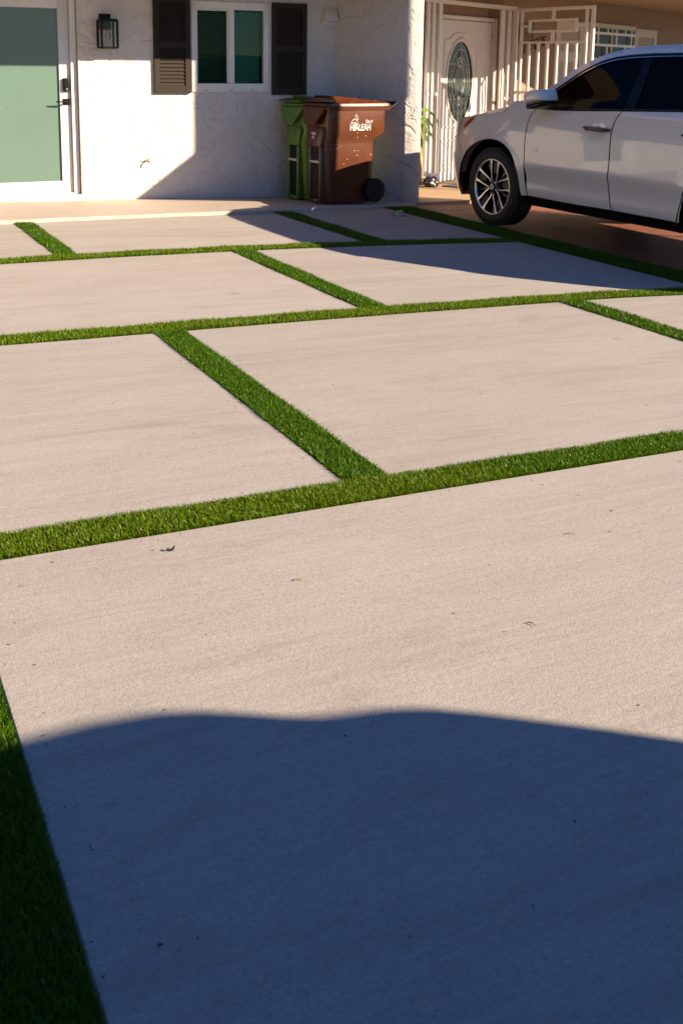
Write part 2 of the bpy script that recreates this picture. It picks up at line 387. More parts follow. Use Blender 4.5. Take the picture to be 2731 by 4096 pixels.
def blades():
    V = []; T = []; base_i = 0; F4 = []; F3 = []
    for si, (x0, x1, y0, y1, den, ln, wd) in enumerate(strips):
        n = int((x1 - x0) * (y1 - y0) * den * 3.2)
        x = rng.uniform(x0, x1, n); y = rng.uniform(y0, y1, n)
        # tufts: rows of stitches
        long_x = (x1 - x0) > (y1 - y0)
        yb = np.array([bow(a, c) for a, c in zip(x, y)])
        z = -0.0272843 * x + 0.0012 * yb - .006
        az = rng.uniform(0, 2 * np.pi, n)
        L = ln * .78 * rng.uniform(.62, 1.1, n) * (1 + .12 * np.sin(x * 9.0 + y * 7)) 
        lean = rng.uniform(.1, .9, n)
        bx, by = (-.10, -.25) if (long_x and si < 2) else (.10, -.05)
        dx = np.cos(az) * lean + bx; dy = np.sin(az) * lean + by
        # blades on the rim spill outwards a little
        m = .02
        dx += np.where(x - x0 < m, -.25, 0) * (not long_x) + np.where(x1 - x < m, .25, 0) * (not long_x)
        dy += np.where(y - y0 < m, -.25, 0) * long_x + np.where(y1 - y < m, .25, 0) * long_x
        nr = np.sqrt(dx * dx + dy * dy + 1); dx /= nr; dy /= nr; dz = 1 / nr
        sx, sy = -np.sin(az + rng.normal(0, .5, n)), np.cos(az)
        W = wd * rng.uniform(.7, 1.2, n) * .38
        P0 = np.stack([x, yb, z], 1)
        mid = P0 + np.stack([dx * .45, dy * .45, dz * .6], 1) * L[:, None]
        tip = P0 + np.stack([dx * 1.15, dy * 1.15, dz * .95], 1) * L[:, None]
        sv = np.stack([sx, sy, np.zeros(n)], 1) * W[:, None]
        v = np.stack([P0 - sv, P0 + sv, mid + sv * .9, mid - sv * .9, tip], 1).reshape(-1, 3)
        V.append(v)
        t = np.clip(rng.normal(.5, .17, n), 0, .9); t = np.where(rng.random(n) < .035, rng.uniform(.9, 1.0, n), t)
        t = np.clip(t + .16, 0, 1) if long_x else np.clip(t - .12, 0, 1)  # nap shading painted into the tint
        if si in (1, 2): t = np.where(x > 2.04 + .03 * np.sin(yb * 60), np.clip(t - .16, 0, 1), t)   # seam between two rolls of turf, change of nap painted as darker tint
        T.append(np.repeat(t, 5))
        i0 = base_i + np.arange(n) * 5
        F4.append(np.stack([i0, i0 + 1, i0 + 2, i0 + 3], 1)); F3.append(np.stack([i0 + 3, i0 + 2, i0 + 4], 1)); base_i += n * 5
    V = np.concatenate(V); T = np.concatenate(T); F4 = np.concatenate(F4); F3 = np.concatenate(F3)
    me = bpy.data.meshes.new('artificial_grass')
    me.vertices.add(len(V)); me.vertices.foreach_set('co', V.ravel())
    loops = np.concatenate([F4.ravel(), F3.ravel()]); me.loops.add(len(loops)); me.loops.foreach_set('vertex_index', loops.astype(np.int32))
    npoly = len(F4) + len(F3); me.polygons.add(npoly)
    st = np.concatenate([np.arange(len(F4)) * 4, len(F4) * 4 + np.arange(len(F3)) * 3]); me.polygons.foreach_set('loop_start', st.astype(np.int32))
    me.update(calc_edges=True)
    at = me.attributes.new('tint', 'FLOAT', 'POINT'); at.data.foreach_set('value', T.astype(np.float32))
    me.materials.append(GRASS)
    o = bpy.data.objects.new('artificial_grass', me); COL.objects.link(o)
    tag(o, 'bright green artificial grass strips in the joints between the concrete slabs', 'grass', kind='stuff')
blades()

# ------------------------------------------------------------------ the house
YW = 10.42
HK = 1.0365
house = empty('house', (3.5241, 10.8003, -.0474), 0, 'white stucco house with glazed door, shuttered window and angled side porch', 'house')
house.scale = (HK, HK, HK)
HO = Vector((3.4, YW, 0))
class HB(MB):   # builder in world coordinates, stored relative to the house
    def build(self, name, mat, parent=None, **kw):
        p = parent or house; off = HO
        bmesh.ops.translate(self.bm, verts=self.bm.verts, vec=-off)
        return MB.build(self, name, mat, p, **kw)
b = HB()
b.box(-4, 1.40, YW, YW + .2, -.2, 2.36); b.box(1.40, 2.394, YW, YW + .2, 2.02, 2.36); b.box(1.40, 2.394, YW, YW + .2, -.2, .044)
b.box(2.394, 3.562, YW, YW + .2, -.2, 2.36); b.box(3.562, 4.425, YW, YW + .2, -.2, 1.056); b.box(3.562, 4.425, YW, YW + .2, 1.985, 2.36); b.box(4.425, 5.30, YW, YW + .2, -.2, 2.36)
b.build('wall', STUC)
b = HB(); b.prism([(5.62, 9.56), (5.79, 9.52), (6.55, 11.20), (4.86, 11.20)], -.25, 2.36, 'z')
b.build('wing_wall', STUC, bevel=.012)
b = HB(); b.box(1.30, 2.30, YW - .05, YW - .001, -.2, .035); b.build('threshold', STUC, bevel=.012)
# soffit and roof with its fascia: over the main wall and the angled porch
poly = [(-4.5, 8.77), (5.5, 8.77), (5.7, 8.98), (8.25, 8.98), (8.27, 8.93), (9.85, 9.70), (10.0, 10.1), (16.5, 10.1), (16.5, 18), (-4.5, 18)]
b = HB(); b.prism(poly, 2.362, 2.60, 'z'); rf = b.build('roof', SOFF)
# front wall behind the porch (runs off at an angle)
E1 = Vector((.9026, .4305, 0)); E2 = Vector((-.4305, .9026, 0)); D0 = Vector((7.07, 11.17, 0)); PA = R(25.5)
def frame(P): return Matrix.Translation(Vector((P[0], P[1], 0))) @ Matrix.Rotation(PA, 4, 'Z')
MD = frame(D0)
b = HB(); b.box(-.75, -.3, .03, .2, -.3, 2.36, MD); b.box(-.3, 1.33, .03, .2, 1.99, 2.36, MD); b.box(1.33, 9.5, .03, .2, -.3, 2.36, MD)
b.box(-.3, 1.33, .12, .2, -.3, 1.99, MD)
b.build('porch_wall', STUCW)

# --- glazed front door
dr = empty('front_door', tuple(Vector((1.95, 10.5, 0)) - HO)); dr.parent = house
DO = Vector((1.95, 10.5, 0))
class DB(MB):
    def build(self, name, mat, parent=None, **kw):
        bmesh.ops.translate(self.bm, verts=self.bm.verts, vec=-DO)
        return MB.build(self, name, mat, parent or dr, **kw)
b = DB(); b.box(1.47, 1.575, 10.50, 10.545, .06, 1.99); b.box(2.222, 2.325, 10.50, 10.545, .06, 1.99); b.box(1.575, 2.222, 10.50, 10.545, .06, .176); b.box(1.575, 2.222, 10.50, 10.545, 1.868, 1.99)
b.build('sash', VINYL, bevel=.003)
b = DB(); b.box(1.41, 1.467, 10.455, 10.60, .045, 2.02); b.box(2.328, 2.388, 10.462, 10.60, .045, 2.02); b.box(1.467, 2.328, 10.455, 10.60, 1.993, 2.02); b.box(1.467, 2.328, 10.47, 10.60, .0445, .058)
b.build('door_frame', VINYL, bevel=.003)
t = NT('frosted_green_glass'); t.base(t.ramp(t.noise(2, 3), [(.3, (.088, .150, .122)), (.7, (.096, .162, .132))])); t.set(Roughness=.28)
vv = t.n('ShaderNodeTexVoronoi', feature='F1'); vv.inputs['Scale'].default_value = 16; t.l(t.co(), vv.inputs['Vector'])
sp = t.math('MULTIPLY', t.math('LESS_THAN', vv.outputs['Distance'], .07), t.math('GREATER_THAN', t.noise(4.5, 2), .54))
t.base(t.mix(t.math('MULTIPLY', sp, .5), t.ramp(t.noise(2, 3), [(.3, (.088, .150, .122)), (.7, (.096, .162, .132))]), (.6, .6, .52)))
b = DB(); b.box(1.574, 2.223, 10.522, 10.53, .175, 1.869); b.build('glass_panel', t.m)
b = DB(); b.box(2.25, 2.314, 10.468, 10.499, 1.065, 1.197); kp = b.build('keypad_lock', BLACK, bevel=.008, seg=2)
b = DB(); b.box(2.262, 2.302, 10.464, 10.4675, 1.115, 1.185); b.build('touch_screen', DARKP, kp)
b = DB(); b.tube([(2.285, 10.467, 1.088), (2.285, 10.459, 1.088)], .011, 14); b.build('thumb_button', STEEL, kp, smooth=True)
b = DB(); b.box(2.25, 2.314, 10.49, 10.499, .932, .995); b.tube([(2.283, 10.49, .965), (2.283, 10.44, .965)], .011, 12); b.tube([(2.29, 10.442, .965), (2.24, 10.438, .966), (2.172, 10.441, .966)], [.010, .009, .007], 10)
b.build('lever_handle', BLACK, smooth=True)
b = DB(); b.box(1.80, 1.86, 10.452, 10.4545, 1.96, 2.0); b.build('strike_tag', BRASS)

# --- window with blinds, shutters
wd_ = empty('window', tuple(Vector((3.99, YW, 1.5)) - HO)); wd_.parent = house; WO = Vector((3.99, YW, 1.5))
class WB(MB):
    def build(self, name, mat, parent=None, **kw):
        bmesh.ops.translate(self.bm, verts=self.bm.verts, vec=-WO)
        return MB.build(self, name, mat, parent or wd_, **kw)
y0, y1 = YW - .012, YW + .07
b = WB(); b.box(3.562, 3.612, y0, y1, 1.06, 1.982); b.box(4.367, 4.425, y0, y1, 1.06, 1.982); b.box(3.612, 4.367, y0, y1, 1.06, 1.150); b.box(3.612, 4.367, y0, y1, 1.905, 1.982)
b.box(3.972, 4.038, y0 + .006, y1, 1.150, 1.905)
b.box(3.955, 3.9715, y0 + .012, y1, 1.150, 1.905); b.box(3.6125, 3.6345, y0 + .014, y1, 1.1505, 1.9045); b.box(3.635, 3.955, y0 + .014, y1, 1.890, 1.9045)
b.build('window_frame', VINYL, bevel=.004)
WEEP = plain('weep_hole', (.30, .22, .12), .6)
for x in (3.72, 4.0, 4.24): b = WB(); b.box(x - .022, x + .022, y0 - .0015, y0 + .002, 1.076, 1.084); b.build('weep_hole', WEEP)
b = WB(); b.box(4.4255, 4.458, YW - .006, YW + .02, 1.035, 1.99); b.build('window_trim', STUC)
GG = m_glass('green_window_glass', (.52, .74, .66), .02, .30); SCR = m_glass('insect_screen', (.70, .72, .68), .6, .12)
b = WB(); b.box(3.6345, 3.955, YW + .020, YW + .024, 1.150, 1.892); b.build('window_pane', GG)
b = WB(); b.box(4.038, 4.367, YW + .020, YW + .024, 1.150, 1.905); b.build('window_pane', GG)
b = WB(); b.box(3.6345, 3.955, YW + .008, YW + .010, 1.150, 1.892); b.build('insect_screen', SCR)
BL = plain('blind_slats', (.52, .58, .52), .5, var=.05)
for xa, xb in ((3.60, 3.97), (4.03, 4.355)):
    b = WB(); z = 1.168
    while z < 1.892:
        mm = Matrix.Translation((0, YW + .085, z)) @ Matrix.Rotation(R(48), 4, 'X'); b.box(xa, xb, -.0105, .0105, -.0006, .0006, mm); z += .0215
    b.build('window_blind', BL)
b = WB(); b.box(3.5, 4.5, YW + .15, YW + .16, 1.0, 2.1); b.build('room_shade', plain('room_dark', (.02, .03, .024), .9))

def louvre(b, x0, x1, z0, z1, y, M=None, st=.037, mid=True, fr=.055, n_out=.034):
    zm = (z0 + z1) / 2
    b.box(x0, x0 + fr, y - n_out, y, z0, z1, M); b.box(x1 - fr, x1, y - n_out, y, z0, z1, M)
    b.box(x0 + fr, x1 - fr, y - n_out + .002, y, z0, z0 + fr * 1.35, M); b.box(x0 + fr, x1 - fr, y - n_out + .002, y, z1 - fr, z1, M)
    spans = [(z0 + fr * 1.35, z1 - fr)]
    if mid:
        b.box(x0 + fr, x1 - fr, y - n_out + .002, y, zm - fr * .6, zm + fr * .6, M); spans = [(z0 + fr * 1.35, zm - fr * .6), (zm + fr * .6, z1 - fr)]
    b.box(x0 + fr, x1 - fr, y - .004, y - .0005, z0 + fr, z1 - fr, M)
    for a, c in spans:
        n = max(2, int((c - a) / st)); s = (c - a) / n
        for i in range(n):
            z = a + s * (i + .5)
            mm = (M or Matrix.Identity(4)) @ Matrix.Translation((0, y - .016, z)) @ Matrix.Rotation(R(62), 4, 'X')
            b.box(x0 + fr, x1 - fr, -.021, .021, -.003, .003, mm)
b = HB(); louvre(b, 3.160, 3.545, 1.048, 2.02, YW - .001); b.build('shutter', SHUT)
b = HB(); louvre(b, 4.462, 4.862, 1.030, 1.995, YW - .001); b.build('shutter', SHUT)

# --- porch door with oval leaded glass
pd = empty('porch_door', tuple(D0 - HO), PA); pd.parent = house
b = MB(); b.box(-.285, -.19, -.02, .029, -.09, 1.98); b.box(1.225, 1.322, -.02, .029, -.09, 1.98); b.box(-.19, 1.225, -.02, .029, 1.935, 1.98)
b.build('door_frame', DOORW, pd, bevel=.005)
ov = (.447, 1.165, .302, .50)
b = MB(); bm = b.bm
N_ = 64
inner = [bm.verts.new((ov[0] + ov[2] * math.cos(2 * math.pi * k / N_), 0, ov[1] + ov[3] * math.sin(2 * math.pi * k / N_))) for k in range(N_)]
def rectpt(a):
    cx, cz = ov[0], ov[1]; dx, dz = math.cos(a), math.sin(a); tt = 1e9
    for lim, d, c in ((1.215, dx, cx), (-.18, dx, cx)):
        if abs(d) > 1e-6 and (lim - c) / d > 0: tt = min(tt, (lim - c) / d)
    for lim, d, c in ((1.925, dz, cz), (-.08, dz, cz)):
        if abs(d) > 1e-6 and (lim - c) / d > 0: tt = min(tt, (lim - c) / d)
    return (cx + dx * tt, 0, cz + dz * tt)
outer = [bm.verts.new(rectpt(2 * math.pi * k / N_)) for k in range(N_)]
cor = {}
for cx_, cz_ in ((1.215, 1.925), (-.18, 1.925), (-.18, -.08), (1.215, -.08)):
    a = math.atan2(cz_ - ov[1], cx_ - ov[0]) % (2 * math.pi); cor[int(a / (2 * math.pi) * N_)] = bm.verts.new((cx_, 0, cz_))
for k in range(N_):
    j = (k + 1) % N_
    if k in cor: bm.faces.new((inner[k], outer[k], cor[k], outer[j], inner[j]))
    else: bm.faces.new((inner[k], outer[k], outer[j], inner[j]))
b.build('door_leaf', DOORW, pd)
def path_arch():
    L = [(.05, -.0, z) for z in (.60, 1.0, 1.4, 1.675)]
    L += [(.05 + .13 * i / 4, 0, 1.68 + .0 * i) for i in range(1, 4)]
    for i in range(13):
        a = math.pi * (1 - i / 12); L.append((.447 + .265 * math.cos(a), 0, 1.685 + .085 * math.sin(a) ** 1.3 if 0 < i < 12 else 1.685))
    L += [(.76, 0, 1.68), (.84, 0, 1.675)] + [(.845, 0, z) for z in (1.4, 1.0, .60)] + [(.447, 0, .585), (.05, 0, .60)]
    return L
b = MB(); b.tube(path_arch(), .014, 6)
oc = [(ov[0] + (ov[2] + .035) * math.cos(a), -.002, ov[1] + (ov[3] + .035) * math.sin(a)) for a in np.linspace(0, 2 * math.pi, 65)]
b.tube(oc, .018, 8, cap=False)
for xa, xb in ((.03, .36), (.53, .86)):
    b.tube([(xa, 0, .06), (xb, 0, .06), (xb, 0, .43), (xa, 0, .43), (xa, 0, .06)], .013, 6); b.tube([(xa + .06, 0, .12), (xb - .06, 0, .12), (xb - .06, 0, .37), (xa + .06, 0, .37), (xa + .06, 0, .12)], .009, 6)
b.build('door_moulding', DOORW, pd, smooth=True)
b = MB(); b.bm.faces.new([b.bm.verts.new((ov[0] + (ov[2] + .01) * math.cos(2 * math.pi * k / 48), .014, ov[1] + (ov[3] + .01) * math.sin(2 * math.pi * k / 48))) for k in range(48)])
OVG = plain('dark_textured_glass', (.030, .050, .042), .10, var=.5, vs=14, bump=.35, bs=70); og = b.build('oval_glass', OVG, pd)
b = MB()
def ell(rx, rz, x=0, z=0, a0=0, a1=2 * math.pi, n=40): return [(ov[0] + x + rx * math.cos(a), .010, ov[1] + z + rz * math.sin(a)) for a in np.linspace(a0, a1, n)]
for f in (.80, .62): b.tube(ell(ov[2] * f, ov[3] * f * (1.02 if f > .7 else .98)), .0055, 5, cap=False)
for sg in (-1, 1):
    b.tube([(ov[0] + sg * .115 * math.sin(math.pi * i / 20), .010, ov[1] - .30 + .60 * i / 20) for i in range(21)], .006, 5)
    b.tube([(ov[0] + sg * .075 * math.sin(math.pi * i / 16), .009, ov[1] - .24 + .46 * i / 16) for i in range(17)], .005, 5)
    b.tube([(ov[0] + sg * .12, .01, ov[1]), (ov[0] + sg * ov[2], .01, ov[1])], .006, 5)
    for zz in (.22, -.22): b.tube([(ov[0] + sg * .05, .01, ov[1] + zz), (ov[0] + sg * .265, .01, ov[1] + zz)], .005, 5)
    b.tube([(ov[0] + sg * .12 + dx, .008, ov[1] + dz) for dx, dz in ((0, .035), (.025, 0), (0, -.035), (-.025, 0), (0, .035))], .005, 5)
for zz in (.30, -.30):
    s = 1 if zz > 0 else -1
    b.tube([(ov[0] + dx, .008, ov[1] + zz * .93 + s * dz) for dx, dz in ((0, -.10), (.05, -.05), (.06, 0), (.02, .05), (0, .12), (-.02, .05), (-.06, 0), (-.05, -.05), (0, -.10))], .0055, 5)
    b.tube([(ov[0] + .045 * math.cos(a), .008, ov[1] + zz * .78 + .045 * math.sin(a)) for a in np.linspace(0, 2 * math.pi, 14)], .005, 5)
    b.tube([(ov[0], .01, ov[1] + zz * 1.2), (ov[0], .01, ov[1] + s * ov[3])], .005, 5)
b.build('lead_came', plain('lead_came', (.42, .42, .40), .3, metal=.9), og, smooth=True)
for z in (1.74, 1.0, .15): b = MB(); b.box(1.205, 1.228, -.026, -.001, z - .055, z + .055); b.build('hinge', GREY, pd, bevel=.004)
b = MB(); b.box(-.175, -.125, -.012, -.0005, .84, 1.0); b.tube([(-.15, -.012, .955), (-.15, -.05, .955)], .03, 14); b.box(-.175, -.125, -.014, -.0005, .48, .78); b.tube([(-.15, -.014, .74), (-.15, -.055, .70), (-.15, -.06, .62), (-.15, -.05, .54), (-.15, -.014, .50)], .012, 8); b.build('door_handle', BRASS, pd, smooth=True)
# far window of the porch with grille and its shutters
pw = empty('porch_window', tuple(D0 - HO), PA); pw.parent = house
b = MB(); b.box(4.14, 5.96, .0, .029, 1.07, 2.03); b.build('window_pane', DARKP, pw)
b = MB(); b.box(4.10, 4.18, -.03, .028, 1.03, 2.05); b.box(5.90, 5.975, -.03, .028, 1.03, 2.05); b.box(4.18, 5.90, -.03, .028, 1.98, 2.05); b.box(4.18, 5.90, -.03, .028, 1.03, 1.10); b.box(5.0, 5.05, -.02, .028, 1.10, 1.98); b.build('window_frame', WSHUT, pw, bevel=.004)
b = MB()
for z in (1.90, 1.72, 1.50, 1.30): b.box(4.18, 5.90, -.045, -.032, z - .02, z + .02)
for i, x in enumerate((4.45, 4.8, 5.15, 5.5, 5.75)):
    zs = ((1.10, 1.28), (1.52, 1.70), (1.92, 1.98)) if i % 2 else ((1.32, 1.48), (1.74, 1.88), (1.92, 1.98))
    for a, c in zs: b.box(x - .02, x + .02, -.044, -.033, a, c)
b.build('window_grille', IRON, pw)
b = MB(); louvre(b, 3.10, 4.02, 1.0, 2.045, .0285, None, .05, True, .13, .03); b.build('shutter', WSHUT, house).location = tuple(D0 - HO)
bpy.context.view_layer.update()
COL.objects[-1] if False else None
sh1 = [o for o in house.children if o.name.startswith('shutter')][-1]; sh1.rotation_euler = (0, 0, PA); sh1['label'] = 'cream louvred shutter behind the iron gate'
b = MB(); louvre(b, 6.0, 6.95, 1.0, 2.02, .0285, None, .05, True, .13, .03); o = b.build('shutter', WSHUT, house); o.location = tuple(D0 - HO); o.rotation_euler = (0, 0, PA); o['label'] = 'cream louvred shutter above the car roof'
# porch floor
b = MB(); b.prism([(6.005, 9.85), (9.85, 9.85), (12.6, 14.1), (7.25, 11.72), (6.74, 11.56)], -.32, -.141, 'z')
tag(b.build('porch', PTILE, bevel=.004), kind='structure')

# house number on the porch wall
def text_mesh(txt, size, name='txt', extrude=.003, bold=0.0, align='CENTER'):
    cu_ = bpy.data.curves.new(name, 'FONT'); cu_.body = txt; cu_.size = size; cu_.extrude = extrude; cu_.offset = bold; cu_.align_x = align
    o = bpy.data.objects.new(name, cu_); COL.objects.link(o); bpy.context.view_layer.update()
    me = bpy.data.meshes.new_from_object(o.evaluated_get(bpy.context.evaluated_depsgraph_get())); bpy.data.objects.remove(o); bpy.data.curves.remove(cu_)
    return me
def from_mesh(me, M):
    b = MB(); b.bm.from_mesh(me); bmesh.ops.transform(b.bm, matrix=M, verts=b.bm.verts); bpy.data.meshes.remove(me); return b
hn = empty('house_number', tuple(D0 + E1 * 2.15 + Vector((0, 0, 1.5))), PA, 'black house number 1380 with slanted bar on the cream porch wall', 'house number')
for i, ch in enumerate('1380'):
    bb = from_mesh(text_mesh(ch, .155, extrude=.006), Matrix.Translation(((.013, .187, .345, .568)[i], .012, (.045, .080, .105, .160)[i])) @ Matrix.Rotation(R(90), 4, 'X'))
    bb.build('numeral', BLACK, hn)
b = MB(); b.tube([(.22, .01, .228), (.65, .01, .30)], .007, 6); b.build('bar', BLACK, hn)
pl_ = empty('porch_light', tuple(D0 + E1 * 2.06 + Vector((0, 0, 1.80))), PA, 'curved glass porch light on the cream wall beside the number', 'lamp')
b = MB(); b.lathe([(-.16, .02), (-.13, .07), (0, .115), (.14, .125), (.17, .10)], (0, -.045, 0), 'z', 18); b.build('lamp_shade', m_glass('smoky_glass', (.78, .77, .68), .08, .6), pl_, smooth=True)
b = MB(); b.box(-.05, .05, -.02, .029, -.12, .12); b.build('back_plate', BRASS, pl_, bevel=.01)
db_ = empty('doorbell', tuple(D0 + E1 * 1.715 + Vector((0, 0, 1.35))), PA, 'small grey video doorbell with black top between porch bars', 'doorbell')
b = MB(); b.box(-.04, .04, -.012, .029, -.06, .012); b.build('case', GREY, db_, bevel=.006); b = MB(); b.box(-.04, .04, -.012, .029, .0125, .075); b.build('camera_top', BLACK, db_, bevel=.006)
b = MB(); b.tube([(0, -.012, -.02), (0, -.017, -.02)], .018, 16); b.build('button', VINYL, db_, smooth=True)

# ------------------------------------------------------------------ iron porch grille and gate
GP = Vector((6.84, 10.9, 0))
gr = empty('porch_grille', (GP.x, GP.y, -.09), PA, 'white iron bar grille round the porch door opening', 'grille')
def bar(x0, x1, z0, z1, y0=-.016, y1=.016): 
    b = MB(); b.box(x0, x1, y0, y1, z0 + .09, z1 + .09); return b
for x0, x1 in ((-.262, -.202), (-.150, -.090)): bar(x0, x1, .05, 2.09).build('bar', IRON, gr, bevel=.003)
for x0, x1 in ((1.51, 1.60), (1.685, 1.760)): bar(x0, x1, -.09, 2.09).build('bar', IRON, gr, bevel=.003)
bar(-.02, .05, -.09, 2.14, -.025, .025).build('post', IRON, gr, bevel=.004); bar(1.825, 1.912, -.09, 2.10, -.028, .028).build('post', IRON, gr, bevel=.004)
for q in ((-.30, 1.92, -.024, .024, 2.185, 2.235), (-.262, -.02, -.018, .018, 1.095, 1.13), (-.262, -.02, -.018, .018, .11, .14), (1.51, 1.825, -.018, .018, 1.02, 1.053)):
    b = MB(); b.box(*q); b.build('rail', IRON, gr, bevel=.003)
HP = (8.5405, 11.711)
gt = empty('security_gate', (HP[0], HP[1], -.09), math.atan2(-.964, .267), 'white iron security gate swung open with rectangle pattern on top', 'gate')
z9 = lambda z: z + .09
def gb(b, x0, x1, z0, z1, t=.014): b.box(x0, x1, -t, t, z9(z0), z9(z1))
b = MB(); gb(b, .0, .05, -.02, 2.085, .02); gb(b, 1.203, 1.247, -.02, 2.080, .02); gb(b, .0, 1.247, 2.0805, 2.120, .021)
gb(b, .05, 1.2025, 1.008, 1.043, .017); gb(b, .05, 1.2025, .02, .06, .017); b.build('gate_frame', IRON, gt, bevel=.003)
for x in (.098, 1.112): 
    b = MB(); gb(b, x, x + .036, .06, 1.008); gb(b, x, x + .036, 1.043, 2.080); b.build('bar', IRON, gt, bevel=.002)
for i in range(7):
    x = .235 + i * .1475 - (.0 if i else 0)
    if i == 6: continue
    b = MB(); gb(b, x, x + .034, .06, 1.008); gb(b, x, x + .034, 1.043, 1.665); b.build('bar', IRON, gt, bevel=.002)
b = MB(); gb(b, .1345, 1.1115, 1.665, 1.690)
gb(b, .23, .268, 1.803, 1.972); gb(b, .955, .995, 1.803, 1.972); gb(b, .2685, .9545, 1.943, 1.972); gb(b, .2685, .9545, 1.803, 1.832)
gb(b, .600, .640, 1.9725, 2.080); gb(b, .600, .640, 1.6905, 1.8025); gb(b, .1345, .2295, 1.873, 1.900); gb(b, .9955, 1.1115, 1.873, 1.900)
b.build('gate_pattern', IRON, gt, bevel=.002)
b = MB(); b.box(1.15, 1.25, -.045, .045, z9(.95), z9(1.1)); b.build('lock_box', IRON, gt, bevel=.004)

# ------------------------------------------------------------------ small wall fittings
wlp = empty('wall_lamp', (2.665, YW, 1.66), 0, 'black lantern wall lamp with clear glass and bulb beside the door', 'lamp')
b = MB(); b.box(-.056, .06, -.018, -.0005, .01, .165); b.box(-.02, .02, -.05, -.018, .07, .13); b.build('back_plate', BLACK, wlp, bevel=.003)
b = MB(); x0, x1, ya, yb, za, zb = -.078, .078, -.195, -.035, -.165, .095; r_ = .009
for x in (x0, x1):
    for y in (ya, yb): b.box(x - r_, x + r_, y - r_, y + r_, za + .0, zb)
for z in (za, zb):
    for y in (ya, yb): b.box(x0 + r_, x1 - r_, y - r_, y + r_, z - r_, z + r_)
    for x in (x0, x1): b.box(x - r_, x + r_, ya + r_, yb - r_, z - r_, z + r_)
b.box(x0, x1, ya, yb, zb + .004, zb + .016); b.tube([(0, -.115, zb), (0, -.115, .02)], .016, 10); b.build('lantern_frame', BLACK, wlp)
b = MB(); b.lathe([(.025, .012), (.0, .016), (-.045, .028), (-.075, .026), (-.092, .010), (-.095, .0005)], (0, -.115, 0), 'z', 16); b.build('bulb', m_glass('bulb_glass', (.86, .82, .70), .02, 1.6), wlp, smooth=True)
b = MB()
for x in (x0, x1): b.box(x - .001, x + .001, ya + r_, yb - r_, za + r_, zb - r_)
b.box(x0 + r_, x1 - r_, ya - .001, ya + .001, za + r_, zb - r_); b.build('lantern_glass', m_glass('lantern_clear_glass', (.96, .96, .95), .01, .25), wlp)
fc = empty('hose_tap', (3.06, YW, .36), 0, 'small brass garden tap on the white stucco wall', 'tap')
b = MB(); b.lathe([(-.008, .026), (-.0005, .026)], (0, 0, 0), 'y', 14); b.tube([(0, -.005, 0), (.012, -.05, 0), (.018, -.085, .0), (.026, -.10, -.02), (.028, -.102, -.045)], [.012, .012, .014, .013, .012], 10); b.tube([(.014, -.06, 0), (.014, -.06, .04)], .008, 8); b.build('spout', BRASS, fc, smooth=True)
b = MB(); b.tube([(-.022, -.06, .046), (.014, -.06, .038), (.05, -.06, .046)], [.008, .006, .008], 8); b.tube([(-.022, -.06, .046), (-.022, -.06, .06)], .007, 8); b.tube([(.05, -.06, .046), (.05, -.06, .06)], .007, 8); b.build('handle', BRASS, fc, smooth=True)
vt = empty('wall_vent', (5.14, YW, 1.88), 0, 'small beige louvred vent hood high on the wall corner', 'vent')
b = MB(); b.prism([(-.0005, .085), (-.02, .085), (-.075, -.035), (-.075, -.06), (-.0005, -.06)], -.075, .075, 'x'); b.build('hood', plain('beige_plastic', (.62, .56, .50), .5), vt, bevel=.004)
b = MB(); b.box(-.085, .085, -.006, -.0004, -.095, .095); b.build('flange', plain('beige_plastic2', (.66, .61, .56), .5), vt)

